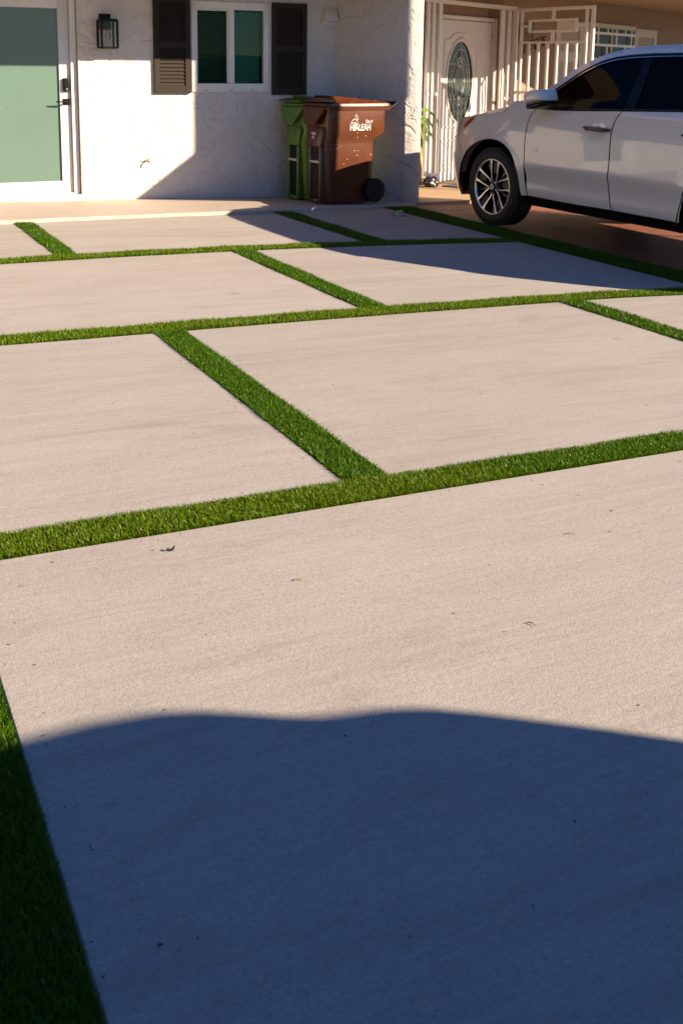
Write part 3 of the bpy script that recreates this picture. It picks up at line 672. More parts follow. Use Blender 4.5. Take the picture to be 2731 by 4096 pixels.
# ------------------------------------------------------------------ wheeled carts
BROWN = m_cart('brown_cart_plastic', (.082, .021, .005), True); GREEN = m_cart('green_cart_plastic', (.085, .185, .020), False)
_t = NT('worn_white_print'); _t.base(_t.ramp(_t.noise(34, 5, .7), [(.36, (.10, .04, .02)), (.47, (.60, .57, .53))])); _t.set(Roughness=.6); WHITEP = _t.m; DKW = plain('dark_wheel_plastic', (.006, .0065, .008), .55, var=.2, spec=.2)
def cart(loc, mat, label, logo):
    t = empty('wheeled_bin', loc, R(5), label, 'bin', 'wheeled bins against the house')
    sec = [(.0, .07, .60, -.05, .38, .09), (.02, .04, .61, -.06, .395, .10), (.62, .0, .63, -.07, .405, .11), (.66, .0, .63, -.07, .405, .11), (.735, .03, .735, -.082, .42, .07), (.975, .02, .745, -.085, .425, .06)]
    b = MB(); b.loft([[(x, y, z) for x, y in rrect(u0, u1, v0, v1, r, 6)] for z, u0, u1, v0, v1, r in sec])
    b.build('body', mat, t, smooth=True, angle=42)
    # front spine with its slot
    b = MB(); b.box(-.03, .12, .0, .045, .01, .60); b.box(-.03, .12, .205, .25, .01, .60); b.prism([(-.035, .60), (.12, .60), (.12, .80), (.0, .80)], .0, .25, 'y')
    b.box(-.03, .12, .0455, .2045, .01, .05); b.build('front_spine', mat, t, bevel=.012, seg=2)
    b = MB(); b.box(-.014, .125, .046, .204, .052, .598); b.build('slot', DKW, t)  # shallow dark filler paints in the shade of a deep slot
    b = MB(); b.tube([(-.018, .03, .44), (-.018, .22, .44)], .014, 12); b.build('lift_bar', plain('pale_bar', (.55, .53, .50), .4), t, smooth=True)
    b = MB(); b.loft([[(x, y, z) for x, y in rrect(u0, u1, v0, v1, r, 5)] for z, u0, u1, v0, v1, r in ((.978, .005, .80, -.092, .432, .05), (1.018, .0, .815, -.097, .437, .05))]); b.build('rim', mat, t, smooth=True, angle=40)
    b = MB(); b.loft([[(x, y, z) for x, y in rrect(u0, u1, v0, v1, r, 5)] for z, u0, u1, v0, v1, r in ((1.021, -.01, .80, -.099, .439, .06), (1.046, -.005, .795, -.095, .435, .06), (1.060, .05, .77, -.06, .40, .05))]
           + [[(x, y, 1.125 - .055 * (x - .11) / .6) for x, y in rrect(.11, .70, -.02, .38, .04, 5)]]); lid = b.build('lid', mat, t, smooth=True, angle=32)
    b = MB(); b.prism([(-.055, 1.063), (-.055, 1.078), (.09, 1.100), (.09, 1.06)], -.06, .42, 'y'); b.build('lid_grip', mat, lid, bevel=.006)
    # trapezoid flap hanging under the lid front
    b = MB(); b.loft([[(-.02, -.07, 1.015), (.03, -.07, 1.015), (.03, .42, 1.015), (-.02, .42, 1.015)], [(-.06, .10, .822), (-.02, .10, .822), (-.02, .29, .822), (-.06, .29, .822)]]); b.build('front_flap', mat, t, bevel=.008)
    b = MB(); b.tube([(.80, -.06, 1.0), (.875, -.06, 1.045), (.895, -.04, 1.047), (.895, .40, 1.047), (.875, .42, 1.045), (.80, .42, 1.0)], .016, 10); b.build('handle', DKW, t, smooth=True)
    for v in (-.095, .425):
        wh = MB(); wh.lathe([(-.025, .03), (-.028, .10), (-.024, .124), (-.012, .13), (.012, .13), (.024, .124), (.028, .10), (.025, .03), (-.025, .03)], (.585, v, .13), 'y', 32)
        wh.lathe([(-.020, .001), (-.020, .10)], (.585, v, .13), 'y', 32)
        for k in range(6):
            a = k * math.pi / 3 + .2; wh.ribbon([(.585 + .02 * math.cos(a), v - .028, .13 + .02 * math.sin(a)), (.585 + .10 * math.cos(a), v - .028, .13 + .10 * math.sin(a))], .014, .012, (0, 1, 0))
        wh.build('wheel', DKW, t, smooth=True)
    if logo:
        yl = -.0858
        b = from_mesh(text_mesh('HIALEAH', .098, extrude=.001, bold=.0018, align='LEFT'), Matrix.Translation((.275, yl, .768)) @ Matrix.Rotation(R(90), 4, 'X') @ Matrix.Diagonal((.66, 1, 1, 1)))
        b.build('lettering', WHITEP, t)
        b = from_mesh(text_mesh('City of', .048, extrude=.001, bold=.0008, align='LEFT'), Matrix.Translation((.468, yl, .846)) @ Matrix.Rotation(R(90), 4, 'X') @ Matrix.Diagonal((.66, 1, 1, 1)))
        b.build('lettering', WHITEP, t)
        b = MB()
        for pth in ([(.285, .845), (.300, .868), (.325, .888), (.340, .893)], [(.285, .845), (.31, .850), (.34, .847)], [(.335, .92), (.345, .935), (.355, .92), (.372, .905), (.372, .885), (.362, .87), (.375, .85), (.365, .838), (.345, .84)], [(.340, .893), (.345, .86), (.338, .82), (.336, .765)], [(.338, .925), (.350, .90), (.358, .875)]):
            b.tube([(x, yl, z) for x, z in pth], .0042, 5)
        b.build('horse_emblem', WHITEP, t)
        b = MB()
        for row, (z, n, va) in enumerate(((.735, 6, .085), (.695, 3, .12))):
            for i in range(n): b.box(-.0365, -.0345, va + i * .0165, va + i * .0165 + .011, z - .014, z + .014)
        b.build('stencil_number', WHITEP, t)
    return t
cart((4.765, 9.77, -.092), BROWN, 'brown wheeled bin with City of Hialeah lettering, nearest the column', True)
cart((4.745, 10.28, -.110), GREEN, 'plain green wheeled bin behind the brown one', False)

# ------------------------------------------------------------------ plant, bag, mat, survey cap, debris
pt = empty('potted_plant', (6.10, 10.30, -.09), PA, 'green strap leaved plant drooping out beside the column', 'plant')
t = NT('strap_leaf'); t.base(t.ramp(t.noise(14, 3), [(.3, (.07, .15, .015)), (.6, (.16, .25, .03)), (.8, (.34, .36, .07))])); t.set(Roughness=.4)
trn = t.n('ShaderNodeBsdfTranslucent'); trn.inputs[0].default_value = (.30, .42, .05, 1); mxs = t.n('ShaderNodeMixShader'); mxs.inputs[0].default_value = .4
t.l(t.b.outputs[0], mxs.inputs[1]); t.l(trn.outputs[0], mxs.inputs[2]); t.l(mxs.outputs[0], t.out.inputs[0]); LEAF = t.m
YLEAF = plain('yellowed_leaf', (.46, .30, .05), .5)
# local frame: x along grille, z up
def leaf(b, pts, wd, tw=.0):
    n = len(pts); dense = []
    for i in range(n - 1):
        for k in range(4): f = k / 4; dense.append(tuple(a * (1 - f) + c * f for a, c in zip(pts[i], pts[i + 1])))
    dense.append(pts[-1]); m = len(dense)
    ws = [wd * (.35 + .65 * math.sin(math.pi * min(1, .15 + .75 * i / m))) * (1 if i < m - 2 else .3) for i in range(m)]
    b.ribbon(dense, ws, .0015, (.25, -.97, .1))
leaves = [[(-.506, .846), (-.372, .84), (-.232, .775), (-.144, .689), (-.125, .652)], [(-.503, .774), (-.394, .75), (-.283, .693), (-.207, .617), (-.194, .586)], [(-.485, .735), (-.35, .637), (-.219, .543), (-.148, .462)],
          [(-.495, .73), (-.417, .669), (-.359, .593), (-.366, .519)], [(-.504, .701), (-.466, .582), (-.419, .492), (-.419, .389)], [(-.50, .685), (-.440, .551), (-.454, .449)], [(-.53, .80), (-.60, .84), (-.70, .78), (-.76, .66)], [(-.54, .75), (-.62, .72), (-.70, .6)]]
# grille-plane coordinates -> plant local (plant origin lies at s=-.572, n=-.225 of the grille frame)
ox = (Vector((6.10, 10.30, 0)) - GP).dot(E1); oy = (Vector((6.10, 10.30, 0)) - GP).dot(E2)
for i, L in enumerate(leaves):
    b = MB(); leaf(b, [(s - ox, -.12 - oy + .02 * (i % 3), z + .09) for s, z in L], .042 if i < 2 else .05); b.build('leaf', LEAF, pt, smooth=True)
b = MB(); leaf(b, [(s - ox, -.12 - oy, z + .09) for s, z in [(-.50, .41), (-.484, .289), (-.468, .176)]], .05); o = b.build('leaf', YLEAF, pt, smooth=True); o['label'] = 'yellowed dying leaf'
b = MB()
for i, L in enumerate(leaves): b.tube([(-.01 * (i % 3), .0, .42), (L[0][0] - ox, -.12 - oy + .02 * (i % 3), L[0][1] + .09)], [.008, .006], 6)
b.tube([(0, 0, .25), (0, 0, .44)], [.02, .014], 8); b.build('stem', LEAF, pt, smooth=True)
b = MB(); b.lathe([(0, .001), (0, .10), (.27, .135), (.27, .12), (.24, .115), (.24, .001)], (0, 0, 0), 'z', 24); b.build('pot', plain('terracotta', (.30, .13, .07), .8), pt, smooth=True)

b = MB(); bmesh.ops.create_icosphere(b.bm, subdivisions=4, radius=1)
for v in b.bm.verts:
    n = v.co.normalized(); f = 1 + .16 * math.sin(5 * n.x + 2 * n.z) * math.sin(4 * n.z + 1.3) + .10 * math.sin(11 * n.x - 7 * n.y) * math.cos(9 * n.z)
    v.co = Vector((n.x * .105 * f, n.y * .085 * f, max(-.055, n.z * .085 * f) + .055))
    v.co.z -= .35 * max(0, v.co.x) * .5
o = b.build('rubbish_bag', plain('black_plastic_film', (.010, .010, .011), .22, var=.3, bump=.5, bs=25), smooth=True, angle=70); o.location = (6.965, 11.17, -.141); o.rotation_euler = (0, 0, R(20))
tag(o, 'small crumpled black plastic bag at the foot of the porch bars', 'bag')
b = MB(); b.prism([(7.10, 11.13), (7.59, 11.38), (7.88, 11.11), (7.235, 10.84)], -.1405, -.123, 'z'); tag(b.build('doormat', plain('dark_mat', (.06, .058, .055), .95, var=.5, vs=40, bump=.6), bevel=.004), 'dark grey doormat on the tiled porch before the door', 'mat')
cp = empty('survey_cap', (5.24, 8.977, gz(5.24, 8.977)), 0, 'small grey pipe cap standing in the far concrete slab', 'pipe cap')
b = MB(); b.lathe([(0, .001), (0, .038), (.045, .036), (.048, .030), (.048, .001)], (0, 0, 0), 'z', 20); b.build('cap', GREY, cp, smooth=True)
b = MB(); b.lathe([(.001, .036), (.004, .085), (.001, .09)], (0, 0, 0), 'z', 24); b.build('collar', plain('rusty_ring', (.22, .16, .11), .9), cp, smooth=True)
DLEAF = plain('dry_leaf', (.10, .07, .035), .7); CLIP = plain('grass_clipping', (.16, .19, .06), .6)
for (x, y), s, rz, lab, m in (((.814, 2.602), .013, .3, 'small crumpled dry leaf left of centre below the front grass strip', DLEAF), ((1.668, 5.040), .014, 1.1, 'tiny dry leaf where two grass strips meet', DLEAF)):
    b = MB(); g_ = [[b.bm.verts.new(((i / 4 - .5) * 2 * s, (j / 2 - .5) * s * (1 - abs(i / 4 - .5) * 1.4), .003 + .25 * s * abs(j - 1) + .006 * math.sin(i * 2))) for j in range(3)] for i in range(5)]
    for i in range(4):
        for j in range(2): b.bm.faces.new((g_[i][j], g_[i + 1][j], g_[i + 1][j + 1], g_[i][j + 1]))
    o = b.build('dry_leaf', m, smooth=True); o.location = (x, y, gz(x, y) + .002); o.rotation_euler = (0, 0, rz); tag(o, lab, 'leaf', 'dry leaves on the driveway')
for (x, y), s, rz, lab in (((1.939, 2.278), .030, -.5, 'short green grass clipping on the front slab at right'), ((1.505, 1.895), .026, -1.0, 'dark curved grass clipping near the front shadow'), ((1.07, 2.312), .026, -.4, 'pale grass clipping in the middle of the front slab')):
    b = MB(); b.tube([(-s / 2, 0, .003), (0, .003, .006), (s / 2, -.001, .003)], [.001, .0018, .0006], 5); o = b.build('grass_clipping', CLIP, smooth=True); o.location = (x, y, gz(x, y)); o.rotation_euler = (0, 0, rz); tag(o, lab, 'grass clipping', 'grass clippings on the driveway')

def settle(o):
    # fittings surveyed against the first wall line move back with the house
    x, y, z = o.location; o.location = (x + .0365 * x, y + .0365 * y, z + .0365 * z - .0474); o.scale = (HK, HK, HK)
for o in (hn, pl_, db_, gr, gt, wlp, fc, vt, pt): settle(o)
fc.scale = (.6, .75, .6)

# ------------------------------------------------------------------ white SUV
XS, XC, GZ = 5.72, 6.67, gz(5.72, 7.5)
car = empty('parked_suv', (XS, 8.13, GZ), 0, 'white SUV parked nose in on the red pad beside the grass', 'car')
CO = Vector((XS, 8.13, GZ))
def inset(y, z):
    s = 0.
    if z > .78: s += .05 * ((z - .78) / .36) ** 2 if z < 1.14 else .07 + (z - 1.14) * .40 - .02 * math.exp(-((z - 1.14) / .03))
    if z > 1.5: s += 1.2 * (z - 1.5) ** 2
    if z < .62: s += .16 * (.62 - z)
    if z < .36: s += .3 * (.36 - z)
    if y > 8.5: s += .54 * (y - 8.5) ** 2 + (1.5 * (y - 9.0) ** 2 if y > 9 else 0)
    if y < 5.0: s += .18 * (5.0 - y) ** 2
    # wheel-arch lip and door sculpting
    for yc in (8.14, 5.30):
        d = math.hypot(y - yc, z - .36)
        if z < .9: s -= .016 * math.exp(-((d - .47) / .045) ** 2)
    if .40 < z < .62 and 5.6 < y < 7.62: s += .014 * math.sin(math.pi * (z - .40) / .22)
    s += .016 * math.exp(-((y - 6.69) / .075) ** 2 - ((z - .975) / .045) ** 2)
    return s
class CB(MB):
    def build(self, name, mat, parent=None, mirror=False, **kw):
        if mirror: bmesh.ops.scale(self.bm, vec=(-1, 1, 1), verts=self.bm.verts); bmesh.ops.translate(self.bm, vec=(2 * XC, 0, 0), verts=self.bm.verts)
        bmesh.ops.translate(self.bm, verts=self.bm.verts, vec=-Vector((XS, 8.13, 0)))
        return MB.build(self, name, mat, parent or car, **kw)
def smoothpoly(P, keep=()):
    return P
from mathutils.geometry import delaunay_2d_cdt
def panel(b, P, off=0.0, step=.04, rim=.02):
    # closed outline P of (y, z) points -> evenly meshed curved skin on the car's side, its folded rim blackened to paint in gap shade
    out = []
    for (a0, a1), (c0, c1) in zip(P, P[1:] + P[:1]):
        L = math.hypot(c0 - a0, c1 - a1); n = max(1, int(L / (step * .8)))
        out += [(a0 + (c0 - a0) * k / n, a1 + (c1 - a1) * k / n) for k in range(n)]
    A = np.array(out); B = np.roll(A, -1, 0)
    ys = np.arange(A[:, 0].min() - step * .37, A[:, 0].max(), step); zs = np.arange(A[:, 1].min() - step * .41, A[:, 1].max(), step)
    pts = []
    for y in ys:
        for z in zs:
            c = (A[:, 1] > z) != (B[:, 1] > z)
            with np.errstate(divide='ignore', invalid='ignore'): xi = A[:, 0] + (z - A[:, 1]) * (B[:, 0] - A[:, 0]) / (B[:, 1] - A[:, 1])
            if np.count_nonzero(c & (y < xi)) % 2 == 0: continue
            if np.hypot(A[:, 0] - y, A[:, 1] - z).min() < step * .55: continue
            d = B - A; tt = np.clip(((y - A[:, 0]) * d[:, 0] + (z - A[:, 1]) * d[:, 1]) / (d ** 2).sum(1), 0, 1)
            if np.hypot(A[:, 0] + tt * d[:, 0] - y, A[:, 1] + tt * d[:, 1] - z).min() < step * .45: continue
            pts.append((y, z))
    n = len(out)
    V, _, F, *_r = delaunay_2d_cdt([Vector(p) for p in out + pts], [(k, (k + 1) % n) for k in range(n)], [], 1, 1e-6)
    bm = bmesh.new(); vs = [bm.verts.new((XS + inset(v.x, v.y) + off, v.x, v.y)) for v in V]
    for f in F:
        if len(set(f)) >= 3: bm.faces.new([vs[k] for k in f])
    be = [e for e in bm.edges if len(e.link_faces) == 1]
    r = bmesh.ops.extrude_edge_only(bm, edges=be)
    nv = {e for e in r['geom'] if isinstance(e, bmesh.types.BMVert)}
    for v in nv: v.co.x += rim
    for f in bm.faces:
        if any(v in nv for v in f.verts): f.material_index = 1
    me = bpy.data.meshes.new('t'); bm.to_mesh(me); bm.free(); b.bm.from_mesh(me); bpy.data.meshes.remove(me)
def arc(yc, zc, r, a0, a1, n=12, sy=1.0): return [(yc + sy * r * math.cos(R(a0 + (a1 - a0) * i / n)), zc + r * math.sin(R(a0 + (a1 - a0) * i / n))) for i in range(n + 1)]
ARCH = [(7.692, .336), (7.694, .42), (7.700, .51), (7.718, .577), (7.740, .63), (7.775, .685), (7.827, .739), (7.870, .767), (7.915, .790), (7.965, .808), (8.025, .820), (8.095, .826), (8.166, .824), (8.245, .813), (8.317, .793), (8.385, .768), (8.446, .738), (8.495, .712), (8.538, .685), (8.595, .622)]
GAPF = [(7.505, 1.135), (7.545, 1.112), (7.576, 1.080), (7.596, 1.045), (7.608, .998), (7.616, .893), (7.617, .754), (7.616, .60), (7.614, .473), (7.606, .40), (7.598, .350)]
FEND = [(x + .012, z) for x, z in GAPF] + ARCH + [(8.66, .70), (8.735, .815), (8.655, .858), (8.577, .902), (8.52, .942), (8.47, .980), (8.435, 1.012), (8.41, 1.026), (8.32, 1.038), (8.221, 1.049), (8.12, 1.060), (8.03, 1.071), (7.985, 1.088), (7.95, 1.116), (7.932, 1.150), (7.925, 1.178), (7.80, 1.190), (7.655, 1.203), (7.60, 1.165)]
BUMP = [(8.600, .618), (8.665, .695), (8.742, .812), (8.85, .80), (9.0, .79), (9.10, .78), (9.13, .66), (9.13, .48), (9.10, .36), (9.02, .27), (8.93, .262), (8.86, .30), (8.80, .36), (8.732, .471), (8.668, .555)]
FDOOR = GAPF + [(7.114, .343), (6.502, .352), (6.515, .39), (6.527, .43), (6.536, .49), (6.538, .543), (6.532, .608), (6.523, .67), (6.518, .734), (6.519, .834), (6.528, .958), (6.521, 1.032), (6.512, 1.065), (6.497, 1.095), (6.480, 1.122), (6.46, 1.146), (6.969, 1.131)]
RD = [(y - .013, z) for y, z in ((6.46, 1.150), (6.480, 1.122), (6.497, 1.095), (6.512, 1.065), (6.521, 1.032), (6.528, .958), (6.519, .834), (6.518, .734), (6.523, .67), (6.532, .608), (6.538, .543), (6.536, .49), (6.527, .43), (6.515, .39), (6.502, .352))]
RDOOR = RD + [(5.78, .350), (5.757, .46), (5.72, .56), (5.66, .66), (5.58, .74), (5.48, .82), (5.41, .92), (5.37, 1.04), (5.355, 1.175), (5.9, 1.166)]
RARCH = arc(5.30, .36, .45, 178, 2, 20)
QUART = [(5.345, 1.176), (5.36, 1.04), (5.40, .915), (5.47, .815), (5.57, .735), (5.65, .655), (5.71, .555), (5.747, .46), (5.765, .345)] + arc(5.30, .36, .45, 0, 180, 20) + [(4.80, .34), (4.40, .38), (4.24, .46), (4.17, .60), (4.15, .80), (4.17, 1.0), (4.22, 1.18), (4.30, 1.26), (4.9, 1.21)]
RAIL = [(7.645, 1.209), (7.524, 1.288), (7.436, 1.334), (7.35, 1.392), (7.258, 1.453), (7.18, 1.492), (7.097, 1.530), (7.0, 1.567), (6.913, 1.596), (6.82, 1.618), (6.72, 1.634), (6.557, 1.651), (6.39, 1.658), (6.113, 1.661), (5.7, 1.658), (5.2, 1.645), (4.8, 1.62), (4.5, 1.58)]
WTOP = [(7.575, 1.175), (7.49, 1.232), (7.384, 1.298), (7.27, 1.367), (7.18, 1.420), (7.086, 1.471), (7.0, 1.507), (6.924, 1.535), (6.84, 1.555), (6.761, 1.570), (6.65, 1.580), (6.538, 1.587), (6.335, 1.593), (6.06, 1.594), (5.6, 1.586), (5.2, 1.57), (4.85, 1.53), (4.62, 1.46)]
PILLAR = RAIL + [(4.36, 1.40), (4.27, 1.265), (4.9, 1.215), (4.72, 1.30)] + [(4.62, 1.46)] + list(reversed(WTOP[:-1]))
for mir in (False, True):
    b = CB(); panel(b, FEND); b.build('fender', PAINT, mirror=mir, smooth=True, angle=50)
    b = CB(); panel(b, QUART); b.build('rear_quarter', PAINT, mirror=mir, smooth=True, angle=50)
    b = CB(); panel(b, PILLAR, rim=.03, step=.035); b.build('roof_pillar', PAINT, mirror=mir, smooth=True, angle=60)
    for nm, P, hy in (('front_door', FDOOR, 6.69), ('rear_door', RDOOR, 5.60)):
        b = CB(); panel(b, P, step=.03); d = b.build(nm, PAINT, mirror=mir, smooth=True, angle=50)
        b = CB(); xh = XS + .013
        b.ribbon([(xh - .012, hy - .16, .992), (xh - .030, hy - .10, .988), (xh - .034, hy, .990), (xh - .030, hy + .10, .994), (xh - .012, hy + .165, 1.0)], [.012, .036, .030, .036, .008], .010, (1, 0, 0))
        h = b.build('handle', BPLAS, d, mirror=mir, smooth=True, angle=50)
        b = CB(); b.ribbon([(xh - .037, hy - .08, .994), (xh - .0375, hy, .996), (xh - .037, hy + .08, .999)], .012, .002, (1, 0, 0)); b.build('handle_trim', DALLOY, h, mirror=mir)
    b = CB(); panel(b, [(7.692, .334), (7.60, .338), (7.114, .336), (6.502, .344), (5.77, .342), (5.76, .268), (6.743, .262), (7.614, .258), (7.68, .28)], off=-.004, rim=.10); b.build('sill', BPLAS, mirror=mir, smooth=True, angle=50)
    # side glass
    b = CB(); panel(b, [(7.51, 1.129), (7.555, 1.185), (7.49, 1.230), (7.384, 1.296), (7.27, 1.365), (7.18, 1.418), (7.086, 1.469), (7.0, 1.505), (6.924, 1.533), (6.761, 1.568), (6.538, 1.585), (6.443, 1.588), (6.450, 1.35), (6.462, 1.150), (6.969, 1.134)], off=.012, rim=.005)
    b.build('front_door_window', TINT, mirror=mir, smooth=True, angle=50)
    b = CB(); panel(b, [(6.345, 1.160), (6.349, 1.38), (6.356, 1.591), (6.06, 1.592), (5.6, 1.584), (5.25, 1.571), (5.20, 1.35), (5.18, 1.19), (5.36, 1.178), (5.9, 1.168)], off=.012, rim=.005); b.build('rear_door_window', TINT2, mirror=mir, smooth=True, angle=50)
    b = CB(); panel(b, [(5.12, 1.205), (5.15, 1.35), (5.19, 1.567), (4.85, 1.528), (4.63, 1.455), (4.74, 1.30), (4.9, 1.225)], off=.012, rim=.005); b.build('quarter_window', TINT2, mirror=mir, smooth=True, angle=50)
    b = CB(); panel(b, [(6.463, 1.152), (6.452, 1.35), (6.445, 1.586), (6.356, 1.590), (6.348, 1.35), (6.344, 1.160)], off=.004, rim=.02); b.build('door_pillar', GLOSSB, mirror=mir, smooth=True, angle=50)
    b = CB(); xx = lambda y, z, o=0: (XS + inset(y, z) + o, y, z)
    b.tube([xx(y, z - .006, .002) for y, z in WTOP], .012, 6); b.tube([xx(y, z, -.001) for y, z in ((7.53, 1.132), (7.2, 1.130), (6.969, 1.136), (6.45, 1.153), (5.9, 1.170), (5.2, 1.183), (4.9, 1.218))], .012, 6); b.build('window_trim', BPLAS, mirror=mir, smooth=True)
    b = CB(); b.tube([xx(y, z - .0215, -.002) for y, z in WTOP[1:]], .0045, 6); b.build('chrome_strip', CHROME, mirror=mir, smooth=True)
    # headlight (side end of the lens) with amber marker
    b = CB(); panel(b, [(8.440, 1.016), (8.475, .984), (8.523, .946), (8.58, .907), (8.66, .863), (8.74, .82), (8.85, .806), (9.0, .796), (9.06, .82), (8.98, .90), (8.85, .955), (8.70, .995), (8.56, 1.016)], off=.006, rim=.03); hl = b.build('headlight', LENS, mirror=mir, smooth=True, angle=50)
    b = CB(); panel(b, [(8.455, 1.006), (8.485, .984), (8.533, .949), (8.60, .910), (8.64, .905), (8.60, .95), (8.53, .995)], off=-.001, rim=.006); b.build('amber_marker', AMBER, hl, mirror=mir)
    # folded door mirror
    MC = [(7.640, 1.190), (7.650, 1.225), (7.640, 1.255), (7.610, 1.280), (7.560, 1.296), (7.48, 1.305), (7.405, 1.308), (7.372, 1.300), (7.352, 1.275), (7.338, 1.235), (7.335, 1.208)]
    lower = [(7.335, 1.205), (7.40, 1.198), (7.48, 1.184), (7.56, 1.166), (7.61, 1.150), (7.640, 1.187)]
    def dome(b, P, c, xs):
        P = [(7.49 + (y - 7.49) * .90, 1.21 + (z - 1.21) * .92) for y, z in P]
        b.loft([[(XS - d, c[0] - .125 + (y - c[0]) * s, c[1] + (z - c[1]) * s) for y, z in P] for d, s in xs])
    b = CB(); dome(b, MC + [(7.40, 1.201), (7.48, 1.188), (7.56, 1.170), (7.61, 1.155)], (7.49, 1.23), ((-.03, .97), (.06, 1.0), (.11, .97), (.135, .88), (.15, .70), (.157, .35))); mr = b.build('side_mirror', PAINT, mirror=mir, smooth=True, angle=60)
    b = CB(); dome(b, [(7.338, 1.203), (7.40, 1.197), (7.48, 1.183), (7.56, 1.165), (7.612, 1.149), (7.638, 1.185), (7.636, 1.150), (7.618, 1.118), (7.56, 1.118), (7.48, 1.128), (7.40, 1.145), (7.345, 1.165)], (7.50, 1.155), ((-.03, .9), (.06, .97), (.10, .93), (.12, .80), (.128, .45))); b.build('mirror_base', BPLAS, mr, mirror=mir, smooth=True, angle=60)
    b = CB(); b.tube([(XS - .138, 7.235, 1.202), (XS - .146, 7.295, 1.194), (XS - .148, 7.355, 1.183), (XS - .143, 7.415, 1.170), (XS - .13, 7.46, 1.158)], [.004, .006, .006, .005, .003], 8); b.build('mirror_chrome', CHROME, mr, mirror=mir, smooth=True)
    # tail lamp
    b = CB(); panel(b, [(4.165, .98), (4.175, 1.05), (4.21, 1.17), (4.42, 1.12), (4.40, 1.04)], off=-.006, rim=.03); b.build('tail_light', REDL, mirror=mir, smooth=True)
    # wheel-arch liner
    for yc in (8.143, 5.30):
        b = CB(); b.loft([[(x, y, z) for y, z in arc(yc, .37, r, -6, 186, 24)] for x, r in ((XS + .035, .462), (XS + .30, .45))], cap=False, closed=False)
        b.loft([[(XS + .30, y, z) for y, z in arc(yc, .37, .45, -6, 186, 24)], [(XS + .30, yc, .40)] * 25], cap=False, closed=False)
        b.build('arch_liner', BPLAS, mirror=mir)
    b = CB(); panel(b, BUMP); b.build('bumper_corner', PAINT, mirror=mir, smooth=True, angle=50)
    b = CB(); panel(b, [(9.03, .268), (8.93, .258), (8.80, .345), (8.735, .46), (8.70, .46), (8.74, .34), (8.80, .26), (8.95, .20), (9.05, .21)], off=.01, rim=.25); b.build('air_dam', BPLAS, mirror=mir)
# across-the-body panels
def cross(b, stations, n=12):
    rings = []
    for y, z0, crown, ins, fy in stations:
        ring = []
        for i in range(n + 1):
            u = 2 * i / n - 1; x = XC + u * (XC - XS - ins); k = 1 - u * u
            ring.append((x, y + fy * k, z0 + crown * (1 - u ** 4)))
        rings.append(ring)
    b.loft(rings, cap=False, closed=False)
ins_ = lambda y, z: inset(y, z)
b = CB(); cross(b, [(y, z + .001, c, ins_(y, z) + .002, f) for y, z, c, f in ((7.60, 1.168, .02, .10), (7.70, 1.176, .025, .10), (7.925, 1.174, .028, .06), (7.95, 1.118, .085, .05), (8.03, 1.073, .118, .04), (8.221, 1.051, .108, .04), (8.41, 1.028, .090, .05), (8.56, 1.010, .066, .12), (8.75, .975, .045, .22), (8.85, .94, .03, .26))]); b.build('bonnet', PAINT, smooth=True, angle=60)
b = CB(); cross(b, [(y, z - .001, c, ins_(y, z) + .002, f) for y, z, c, f in ((6.72, 1.634, .02, .16), (6.557, 1.651, .012, .05), (6.39, 1.658, .012, 0), (6.113, 1.661, .012, 0), (5.7, 1.658, .012, 0), (5.2, 1.645, .012, 0), (4.8, 1.62, .012, 0), (4.5, 1.58, .015, -.06), (4.36, 1.555, .015, -.10))]); b.build('roof', PAINT, smooth=True, angle=60)
b = CB(); cross(b, [(y, z, c, ins_(y, z) + .01, f) for y, z, c, f in ((7.60, 1.20, .0, .12), (7.436, 1.334, .0, .14), (7.258, 1.453, .005, .15), (7.0, 1.565, .012, .16), (6.76, 1.63, .018, .16))]); b.build('windscreen', TINT, smooth=True, angle=60)
b = CB(); cross(b, [(y, z, 0, ins_(y, z) + .02, f) for y, z, f in ((4.42, 1.55, -.10), (4.28, 1.27, -.14), (4.22, 1.20, -.14))]); b.build('rear_window', TINT2, smooth=True)
b = CB(); cross(b, [(y, z, 0, ins_(y, z) + .01, f) for y, z, f in ((4.22, 1.20, -.14), (4.17, 1.0, -.15), (4.15, .80, -.15), (4.17, .60, -.17), (4.24, .46, -.16), (4.40, .38, 0))]); b.build('tailgate', PAINT, smooth=True, angle=50)
b = CB(); cross(b, [(y, z, 0, ins_(y, z) + .01, f) for y, z, f in ((8.98, .90, .16), (9.10, .78, .13), (9.13, .66, .13), (9.13, .48, .13), (9.10, .36, .12), (9.02, .27, .10))]); b.build('front_bumper', PAINT, smooth=True, angle=50)
b = CB(); b.prism([(XC - .45, .92), (XC + .45, .92), (XC + .36, .56), (XC - .36, .56)], 9.255, 9.29, 'y'); b.build('grille', BPLAS, bevel=.01)
b = CB(); b.box(XS + .10, 2 * XC - XS - .10, 5.80, 7.60, .27, .70); b.box(XS + .36, 2 * XC - XS - .36, 4.3, 5.80, .30, 1.05); b.box(XS + .36, 2 * XC - XS - .36, 7.60, 8.80, .30, .98); b.box(XS + .075, 2 * XC - XS - .075, 5.42, 7.55, .70, 1.10)
b.box(XS + .11, 2 * XC - XS - .11, 7.20, 7.56, 1.10, 1.14); b.build('underbody', BPLAS)
SEAT = plain('dark_upholstery', (.03, .028, .026), .8)
for x in (XS + .48, 2 * XC - XS - .48):
    b = CB(); b.loft([[(x + dx, y0 + dy, z) for dx, dy in rrect(-.24, .24, -.07, .07, .05, 4)] for z, y0 in ((1.05, 6.52), (1.30, 6.44), (1.38, 6.42))]); b.loft([[(x + dx, y0 + dy, z) for dx, dy in rrect(-.13, .13, -.05, .05, .04, 4)] for z, y0 in ((1.39, 6.41), (1.52, 6.39))]); b.build('seat', SEAT, smooth=True, angle=50)
